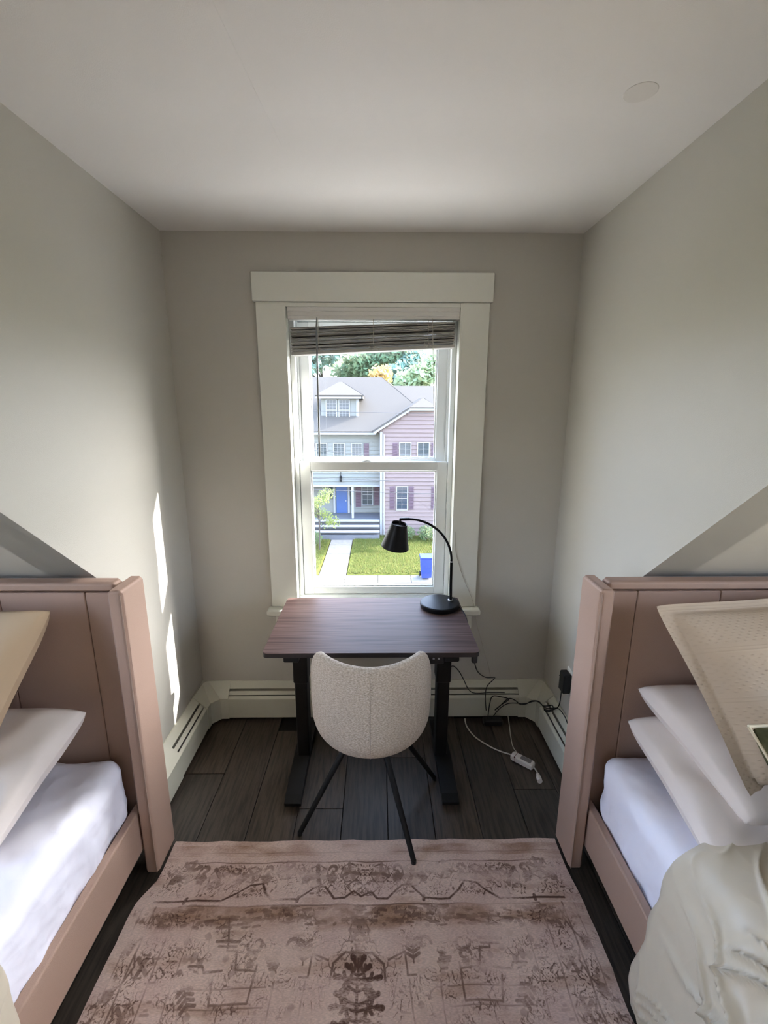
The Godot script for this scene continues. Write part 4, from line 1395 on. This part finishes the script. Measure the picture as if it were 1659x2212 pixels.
func outside() -> void:
	# ground
	struct("ground", "wide earth and turf ground round the houses", "ground", MB.new().span(Vector3(-70, GY - 0.6, -110), Vector3(70, GY - 0.13, 60), 0), M.lawn)
	struct("street", "grey asphalt street between the houses", "street", MB.new().span(Vector3(-60, GY - 0.13, -16.9), Vector3(60, GY - 0.1, -8.2), 0), M.asphalt)
	var sw := struct("sidewalk_far", "pale concrete sidewalk across the street", "sidewalk")
	for k in 20:
		var x := -15.0 + k * 1.5
		put(MB.new().span(Vector3(x + 0.01, GY - 0.13, -17.85), Vector3(x + 1.49, GY + 0.01, -16.95), 0.01), "slab", M.concrete, sw)
	put(MB.new().span(Vector3(-3.0, GY - 0.13, -16.94), Vector3(0.75, GY - 0.01, -16.2), 0.01), "apron", M.concrete, sw)
	var near := struct("sidewalk_near", "pale concrete sidewalk in front of the viewer's own house", "sidewalk")
	for k in 20:
		var x := -15.0 + k * 1.5
		put(MB.new().span(Vector3(x + 0.01, GY - 0.13, -8.1), Vector3(x + 1.49, GY + 0.01, -6.4), 0.01), "slab", M.concrete, near)
	struct("front_paving", "pale concrete paving below the bedroom window", "paving", MB.new().span(Vector3(-6, GY - 0.13, -6.3), Vector3(9, GY, -0.3), 0.0), M.paving)
	var wk := struct("front_walk", "concrete front walk leading to the porch steps", "path")
	for k in 4:
		put(MB.new().span(Vector3(-2.72, GY - 0.13, -19.45 - k * 1.62), Vector3(-1.48, GY + 0.01, -17.87 - k * 1.62), 0.01), "slab", M.concrete, wk)
	struct("lawn", "sunlit front lawn beside the walk", "lawn", MB.new().span(Vector3(-1.44, GY - 0.13, -24.6), Vector3(14, GY + 0.03, -17.9), 0.02), M.lawn)
	struct("lawn_strip", "strip of lawn left of the front walk", "lawn", MB.new().span(Vector3(-14, GY - 0.13, -24.6), Vector3(-2.76, GY + 0.03, -17.9), 0.02), M.lawn)
	grass()
	house()
	# our own house front, that shades nothing but closes the wall below and beside the window
	struct("house_front", "grey lap wall of the viewer's own house outside", "wall", MB.new().span(Vector3(-4, GY, -0.15), Vector3(4, -0.21, 0.0), 0), M.house_outer)

	var bn := thing("recycling_bin", "blue wheeled recycling bin standing at the sidewalk", "bin", Vector3(2.2, GY + 0.01, -17.5))
	var bd := MB.new()
	var q := []
	for e in [[0.22, 0.24, 0.08], [0.28, 0.31, 1.0]]:
		q.append([Vector3(-e[0], e[2], e[1]), Vector3(e[0], e[2], e[1]), Vector3(e[0], e[2], -e[1]), Vector3(-e[0], e[2], -e[1])])
	for k in 4:
		bd.quad(q[0][k], q[0][(k + 1) % 4], q[1][(k + 1) % 4], q[1][k])
	bd.quad(q[0][3], q[0][2], q[0][1], q[0][0])
	for y in [0.35, 0.62]:
		bd.cbox(Vector3(0, y, 0.255 + y * 0.06), Vector3(0.42, 0.02, 0.03), 0.004)
	put(bd, "body", M.bin_blue, bn)
	put(MB.new().cbox(Vector3(0, 1.03, 0.0), Vector3(0.62, 0.07, 0.68), 0.02, Basis(Vector3.RIGHT, -0.04)), "lid", M.bin_blue, bn)
	for s in [-1, 1]:
		put(MB.new().lathe([Vector2(0, -0.03), Vector2(0.11, -0.03), Vector2(0.12, 0), Vector2(0.11, 0.03), Vector2(0, 0.03)], 18, Transform3D(Basis(Vector3(0, 0, 1), PI / 2), Vector3(s * 0.26, 0.12, -0.26))), "wheel", M.dark, bn)
	put(MB.new().tube([Vector3(-0.22, 0.98, -0.36), Vector3(0.22, 0.98, -0.36)], 0.018, 8), "handle", M.bin_blue, bn)

	# overhead wires along the street
	var wl := ["uppermost overhead wire, crossing the neighbour's roof", "overhead wire crossing below the upper storey windows", "overhead wire crossing above the blue front door", "lowest overhead wire, crossing the blue front door"]
	var wy := [[1.50, 1.44], [0.50, 0.24], [-0.23, -0.31], [-0.52, -0.63]]
	for k in 4:
		var pts := []
		for i in 41:
			var x := -20.0 + i
			var t := (x + 1.7) / 3.2
			pts.append(Vector3(x, lerpf(wy[k][0], wy[k][1], t) + 0.0035 * x * x - 0.01, -10.0 + 0.08 * k))
		tag(put(MB.new().tube(pts, 0.007, 6), "power_line", M.wire), wl[k], "wire", "overhead wires")

	# trees and shrubs
	tree("leafy_tree", "blue green tall tree behind the house, left of the yellow one", Vector3(-5.2, GY, -42), 14.5, 4.4, "blue", 9000, 21)
	tree("leafy_tree", "dark green broad tree behind the middle of the roof ridge", Vector3(0.6, GY, -46), 15.0, 4.4, "dark", 9000, 22)
	tree("leafy_tree", "yellow autumn tree just above the roof ridge", Vector3(-0.5, GY, -36), 10.7, 2.2, "yellow", 1500, 23)
	tree("leafy_tree", "pale green loose tree behind the right end of the roof", Vector3(4.3, GY, -40), 12.6, 3.3, "pale", 6000, 24)
	tree("leafy_tree", "second pale green tree between the yellow tree and the roof's right end", Vector3(2.3, GY, -43.5), 13.0, 3.0, "blue", 5000, 28)
	tree("leafy_tree", "lime green tree at the far right behind the roof", Vector3(9.5, GY, -40), 11.2, 3.2, "lime", 4000, 25)
	tree("leafy_tree", "dark green tall tree at the far left behind the house", Vector3(-14.5, GY, -42), 13.5, 4.6, "dark", 5000, 26)
	tree("leafy_tree", "blue green tall tree far right of the house", Vector3(16, GY, -42), 12.5, 4.4, "blue", 5000, 29)
	tree("young_tree", "slender yellow green young tree in front of the porch", Vector3(-3.15, GY + 0.03, -21.6), 3.3, 1.05, "lime", 1700, 27)
	for k in 3:
		shrub("shrub", ["low green shrub by the house wall, nearest the porch", "middle green shrub under the lower right window", "rightmost green shrub under the lower right window"][k], Vector3(1.7 + k * 1.12, GY + 0.03, -23.6 + 0.15 * k), 0.5 + 0.05 * k, 30 + k)
	shrub("shrub", "leafy green shrub at the foot of the young tree", Vector3(-3.6, GY + 0.03, -22.4), 0.55, 35)


func grass() -> void:
	var bl := MB.new()
	for k in 5:
		var a := k * 1.3
		var d := Vector3(cos(a), 0, sin(a))
		var p := d * 0.03
		var tip := p + d * 0.05 + Vector3(0, 0.09, 0)
		var sd := Vector3(-d.z, 0, d.x) * 0.012
		bl.trif(p - sd, p + sd, tip)
	var ms := bl.mesh()
	for c in 3:
		var mm := MultiMesh.new()
		mm.transform_format = MultiMesh.TRANSFORM_3D
		mm.mesh = ms
		mm.instance_count = 5200
		for k in 5200:
			var x := rng.randf_range(-1.35, 7.0)
			var z := rng.randf_range(-24.4, -18.0)
			if k % 8 == 0:
				x = rng.randf_range(-6.0, -2.85)
			mm.set_instance_transform(k, Transform3D(Basis(Vector3.UP, rng.randf() * TAU).scaled(Vector3.ONE * rng.randf_range(0.7, 1.5)), Vector3(x, GY + 0.028, z)))
		var o := MultiMeshInstance3D.new()
		o.multimesh = mm
		o.material_override = M.blades[c]
		o.name = numbered("grass_blades")
		add_child(o)
		tag(o, ["short green grass blades on the front lawn", "yellowed grass blades on the front lawn", "deep green grass blades on the front lawn"][c], "grass", "", "stuff")


func house() -> void:
	var h := thing("neighbour_house", "pale lavender two storey house across the street with purple shutters", "house", Vector3(0, GY, -26))
	var o := Vector3(0, -GY, 26)     # from scene coordinates to the house's own
	var sy := 0.235
	# left block: upper storey overhangs a recessed porch
	var zl := -25.3
	var wl := MB.new()
	wl.span(o + Vector3(-9, -3.05, -30), o + Vector3(0.3, 0.12, zl), 0)
	wl.span(o + Vector3(-9, GY, -30), o + Vector3(0.3, -3.05, -26.4), 0)
	put(wl, "left_block", M.siding_grey, h)
	var board := MB.new().prism([Vector2(0, 0), Vector2(0.05, 0), Vector2(0.006, sy), Vector2(0, sy)], Vector3(-4.6, 0, 0), Vector3(0, 0, 1), Vector3(0, 1, 0), Vector3(1, 0, 0), 4.75).mesh()
	for k in 13:
		put(board, "clapboard", M.siding_grey, h, o + Vector3(0, -3.02 + k * sy, zl))
	for k in 7:
		put(board, "clapboard", M.siding_grey, h, o + Vector3(0, -4.95 + k * sy, -26.4))
	# right block with clipped gable
	var zr := -24.5
	var wr := MB.new()
	wr.span(o + Vector3(0.15, GY, -30), o + Vector3(5.1, 0.15, zr), 0)
	wr.prism([Vector2(0.0, 0.15), Vector2(5.25, 0.15), Vector2(3.4, 1.42), Vector2(1.85, 1.42)], o + Vector3(0, 0, zr - 0.4), Vector3(1, 0, 0), Vector3(0, 1, 0), Vector3(0, 0, 1), 0.4)
	put(wr, "right_block", M.siding, h)
	for k in 32:
		var y := -5.95 + k * sy
		var x0 := 0.28
		var x1 := 5.0
		var yt := y + sy
		if yt > 0.2:
			x0 = maxf(x0, -0.22 + (yt - 0.16) / 0.635 + 0.05)
			x1 = minf(x1, 5.47 - (yt - 0.16) / 0.635 - 0.05)
		if yt > 1.45:
			break
		put(MB.new().prism([Vector2(0, 0.0), Vector2(0.05, 0), Vector2(0.006, sy), Vector2(0, sy)], o + Vector3(x0, y, zr), Vector3(0, 0, 1), Vector3(0, 1, 0), Vector3(1, 0, 0), x1 - x0), "clapboard", M.siding, h)
	put(MB.new().span(o + Vector3(0.12, GY, zr), o + Vector3(0.27, 0.2, zr + 0.05), 0.005), "corner_board", M.house_trim, h)
	put(MB.new().tube([o + Vector3(0.36, -5.9, zr + 0.09), o + Vector3(0.36, 0.05, zr + 0.09)], 0.04, 8), "downspout", M.house_trim, h)
	# fascia of the gable and gutter of the left eave
	var rise := Vector3(2.03, 1.29, 0)
	put(MB.new().beam(o + Vector3(-0.24, 0.15, zr + 0.2), o + Vector3(1.83, 1.46, zr + 0.2), 0.06, 0.16, 0.005), "fascia", M.house_trim, h)
	put(MB.new().beam(o + Vector3(5.49, 0.15, zr + 0.2), o + Vector3(3.42, 1.46, zr + 0.2), 0.06, 0.16, 0.005), "fascia", M.house_trim, h)
	put(MB.new().span(o + Vector3(1.78, 1.40, zr + 0.17), o + Vector3(3.47, 1.52, zr + 0.28), 0.01), "fascia", M.house_trim, h)
	put(MB.new().span(o + Vector3(-9, 0.0, zl + 0.25), o + Vector3(-0.1, 0.13, zl + 0.4), 0.01), "gutter", M.house_trim, h)
	put(MB.new().span(o + Vector3(-9, 0.1, zl - 0.1), o + Vector3(-0.05, 0.13, zl + 0.26), 0.0), "soffit", M.house_trim, h)
	# roofs
	var ze := zl + 0.35
	roof_plane(h, o + Vector3(-9, 0.12, ze), o + Vector3(4.0, 0.12, ze), o + Vector3(0.22, 3.42, -29.2), o + Vector3(-9, 3.42, -29.2))
	roof_plane(h, o + Vector3(4.0, 0.12, ze), o + Vector3(4.0, 0.12, -33.4), o + Vector3(0.22, 3.42, -29.2), o + Vector3(0.22, 3.42, -29.2))
	roof_plane(h, o + Vector3(0.5, 0.1, -24.9), o + Vector3(9, 0.1, -24.9), o + Vector3(9, 2.86, -29.0), o + Vector3(0.5, 2.86, -29.0))
	var ap := o + Vector3(2.62, 2.02, zr - 0.65)
	roof_plane(h, o + Vector3(-0.24, 0.2, -28.5), o + Vector3(-0.24, 0.2, zr + 0.25), o + Vector3(1.82, 1.5, zr + 0.25), o + Vector3(1.82, 1.5, -28.5))
	roof_plane(h, o + Vector3(1.82, 1.5, -28.5), o + Vector3(1.82, 1.5, zr + 0.25), ap, o + Vector3(2.62, 2.02, -28.5))
	roof_plane(h, o + Vector3(5.49, 0.2, zr + 0.25), o + Vector3(5.49, 0.2, -28.5), o + Vector3(2.62, 2.02, -28.5), ap)
	roof_plane(h, o + Vector3(1.82, 1.5, zr + 0.25), o + Vector3(3.43, 1.5, zr + 0.25), ap, ap)
	# dormer
	var zd := -26.0
	var dm := MB.new()
	dm.span(o + Vector3(-3.4, 0.3, -28.5), o + Vector3(-1.15, 2.08, zd), 0)
	put(dm, "dormer_wall", M.siding_grey, h)
	put(MB.new().span(o + Vector3(-1.3, 0.42, zd - 0.02), o + Vector3(-1.13, 2.06, zd + 0.03), 0.005), "corner_board", M.house_trim, h)
	put(MB.new().span(o + Vector3(-3.7, 2.06, zd + 0.2), o + Vector3(-0.88, 2.2, zd + 0.3), 0.01), "fascia", M.house_trim, h)
	put(MB.new().span(o + Vector3(-0.98, 2.06, -28.5), o + Vector3(-0.88, 2.2, zd + 0.3), 0.01), "fascia", M.house_trim, h)
	roof_plane(h, o + Vector3(-3.7, 2.18, zd + 0.3), o + Vector3(-0.88, 2.18, zd + 0.3), o + Vector3(-2.2, 3.0, -27.3), o + Vector3(-2.4, 3.0, -27.3))
	roof_plane(h, o + Vector3(-0.88, 2.18, zd + 0.3), o + Vector3(-0.88, 2.18, -28.8), o + Vector3(-2.2, 3.0, -28.8), o + Vector3(-2.2, 3.0, -27.3))
	hwin(h, o.x - 3.06, o.x - 2.5, o.y + 0.82, o.y + 1.98, o.z + zd, 3, 6)
	hwin(h, o.x - 2.3, o.x - 1.73, o.y + 0.82, o.y + 1.98, o.z + zd, 3, 6)
	# upper windows
	for x in [[-3.62, -3.06], [-2.6, -2.0], [-1.53, -0.96]]:
		hwin(h, x[0], x[1], o.y - 1.85, o.y - 0.55, o.z + zl + 0.03, 3, 6)
	hshutter(h, -0.83, -0.53, o.y - 1.88, o.y - 0.52, o.z + zl + 0.03, M.shutter)
	hshutter(h, -4.05, -3.75, o.y - 1.88, o.y - 0.52, o.z + zl + 0.03, M.shutter)
	for x in [[1.29, 1.88], [2.32, 2.94]]:
		hwin(h, x[0], x[1], o.y - 1.78, o.y - 0.44, o.z + zr + 0.03, 2, 4)
	hshutter(h, 0.85, 1.14, o.y - 1.8, o.y - 0.42, o.z + zr + 0.03, M.shutter)
	hshutter(h, 3.1, 3.4, o.y - 1.8, o.y - 0.42, o.z + zr + 0.03, M.shutter)
	# lower windows
	hwin(h, -0.97, -0.36, o.y - 4.45, o.y - 3.15, o.z - 26.36, 2, 4)
	hshutter(h, -1.41, -1.07, o.y - 4.62, o.y - 3.12, o.z - 26.36, M.shutter)
	hshutter(h, -0.24, 0.1, o.y - 4.5, o.y - 3.12, o.z - 26.36, M.shutter)
	hwin(h, 1.13, 1.72, o.y - 4.35, o.y - 3.0, o.z + zr + 0.03, 2, 4)
	hshutter(h, 0.7, 0.99, o.y - 4.35, o.y - 2.96, o.z + zr + 0.03, M.shutter)
	hshutter(h, 1.83, 2.12, o.y - 4.35, o.y - 2.96, o.z + zr + 0.03, M.shutter)
	hshutter(h, 3.16, 3.46, o.y - 4.35, o.y - 2.96, o.z + zr + 0.03, M.shutter)
	# front door
	var dr := put(MB.new().span(o + Vector3(-2.63, -5.0, -26.38), o + Vector3(-1.93, -3.25, -26.32), 0.01), "door", M.door_blue, h)
	put(MB.new().cbox(o + Vector3(-2.02, -4.2, -26.29), Vector3(0.05, 0.08, 0.06), 0.01), "handle", M.steel, dr)
	for x in [-2.77, -1.86]:
		put(MB.new().span(o + Vector3(x - 0.05, -5.0, -26.38), o + Vector3(x + 0.08, -3.15, -26.28), 0.01), "door_casing", M.house_trim, h)
	put(MB.new().span(o + Vector3(-2.85, -3.2, -26.38), o + Vector3(-1.75, -3.08, -26.28), 0.01), "door_head", M.house_trim, h)
	hshutter(h, -3.05, -2.86, o.y - 4.1, o.y - 3.2, o.z - 26.36, M.shutter_dark)
	hshutter(h, -1.74, -1.54, o.y - 4.5, o.y - 3.2, o.z - 26.36, M.shutter_dark)
	# porch: deck, steps, posts, beam, lantern
	put(MB.new().span(o + Vector3(-6, GY, -26.39), o + Vector3(0.12, -5.0, -24.65), 0.02), "porch_deck", M.porch_grey, h)
	for k in 3:
		var y := -5.0 - 0.25 * k
		put(MB.new().span(o + Vector3(-4.4, y - 0.07, -24.66 + 0.32 * k), o + Vector3(0.1, y - 0.01, -24.3 + 0.32 * k), 0.01), "tread", M.house_trim, h)
		put(MB.new().span(o + Vector3(-4.4, y - 0.25, -24.66 + 0.32 * k), o + Vector3(0.1, y - 0.07, -24.62 + 0.32 * k), 0.005), "riser", M.porch_grey, h)
	put(MB.new().span(o + Vector3(-4.4, GY, -24.6), o + Vector3(0.1, -5.72, -23.64), 0.01), "step_base", M.porch_grey, h)
	for x in [-1.52, -4.6]:
		put(MB.new().span(o + Vector3(x - 0.07, -4.99, -25.0), o + Vector3(x + 0.07, -3.07, -24.86), 0.01), "post", M.house_trim, h)
	put(MB.new().span(o + Vector3(-6, -3.12, -25.28), o + Vector3(0.12, -3.0, zl + 0.1), 0.01), "porch_beam", M.house_trim, h)
	var ln := put(MB.new().span(o + Vector3(-2.3, -2.8, zl + 0.1), o + Vector3(-2.16, -2.45, zl + 0.24), 0.02), "lantern", M.dark, h)
	put(MB.new().tube([o + Vector3(-2.23, -2.45, zl + 0.17), o + Vector3(-2.23, -2.2, zl + 0.12), o + Vector3(-2.23, -2.2, zl + 0.03)], 0.02, 6), "bracket", M.dark, ln)


func leaves(mb: MB, c: Vector3, r: Vector3, n: int, size: float, g: RandomNumberGenerator) -> void:
	for k in n:
		var d := Vector3(g.randfn(), g.randfn(), g.randfn()).normalized() * pow(g.randf(), 0.45)
		var p := c + d * r
		var a := Vector3(g.randfn(), g.randfn(), g.randfn()).normalized()
		var b := a.cross(Vector3(g.randfn(), g.randfn(), g.randfn())).normalized()
		var s := size * g.randf_range(0.6, 1.4)
		var t := a.cross(b) * s * 0.15
		mb.trif(p - a * s, p + b * s * 0.5 + t, p + a * s)
		mb.trif(p - a * s, p + a * s, p - b * s * 0.5 + t)


func tree(called: String, label: String, at: Vector3, hgt: float, rad: float, kind: String, n: int, sd: int) -> void:
	var g := RandomNumberGenerator.new()
	g.seed = sd
	var t := thing(called, label, "tree", at)
	var tr := MB.new()
	var small := hgt < 5.0
	var r0 := 0.045 if small else 0.28
	tr.tube([Vector3.ZERO, Vector3(0.02, hgt * 0.3, 0), Vector3(0.03, hgt * 0.6, 0), Vector3(0, hgt * 0.85, 0)], [r0, r0 * 0.8, r0 * 0.55, r0 * 0.2], 8)
	var fo := MB.new()
	var cl := 26
	for k in cl:
		var an := k * 2.4
		var y: float = lerpf(0.42 if not small else 0.45, 0.97, fmod(k * 0.618, 1.0))
		var rr := rad * (0.35 + 0.65 * sin(clampf((1.0 - y) * 1.9 + 0.15, 0, 1) * PI * 0.55)) * g.randf_range(0.45, 0.95)
		var c := Vector3(cos(an) * rr, hgt * y, sin(an) * rr)
		tr.tube([Vector3(0, hgt * (y - 0.12), 0), c * 0.55 + Vector3(0, hgt * (y - 0.06), 0) * 0.45, c], [r0 * 0.35, r0 * 0.22, r0 * 0.08], 5, false)
		leaves(fo, c, Vector3(1, 0.75, 1) * rad * 0.42, int(n / float(cl)), 0.06 if small else 0.27, g)
	put(tr, "trunk", M.bark, t)
	var f := put(fo, "foliage", M.leaves[kind], t)
	f.set_meta("kind", "stuff")


func shrub(called: String, label: String, at: Vector3, r: float, sd: int) -> void:
	var g := RandomNumberGenerator.new()
	g.seed = sd
	var t := thing(called, label, "shrub", at, "shrubs before the house")
	var st := MB.new()
	for k in 6:
		var an := k * 1.05
		st.tube([Vector3.ZERO, Vector3(cos(an) * r * 0.4, r * 0.9, sin(an) * r * 0.4)], [0.018, 0.007], 5)
	put(st, "stems", M.bark, t)
	var fo := MB.new()
	leaves(fo, Vector3(0, r * 0.85, 0), Vector3(r, r * 0.8, r), 900, 0.05, g)
	var f := put(fo, "foliage", M.leaves.hedge, t)
	f.set_meta("kind", "stuff")
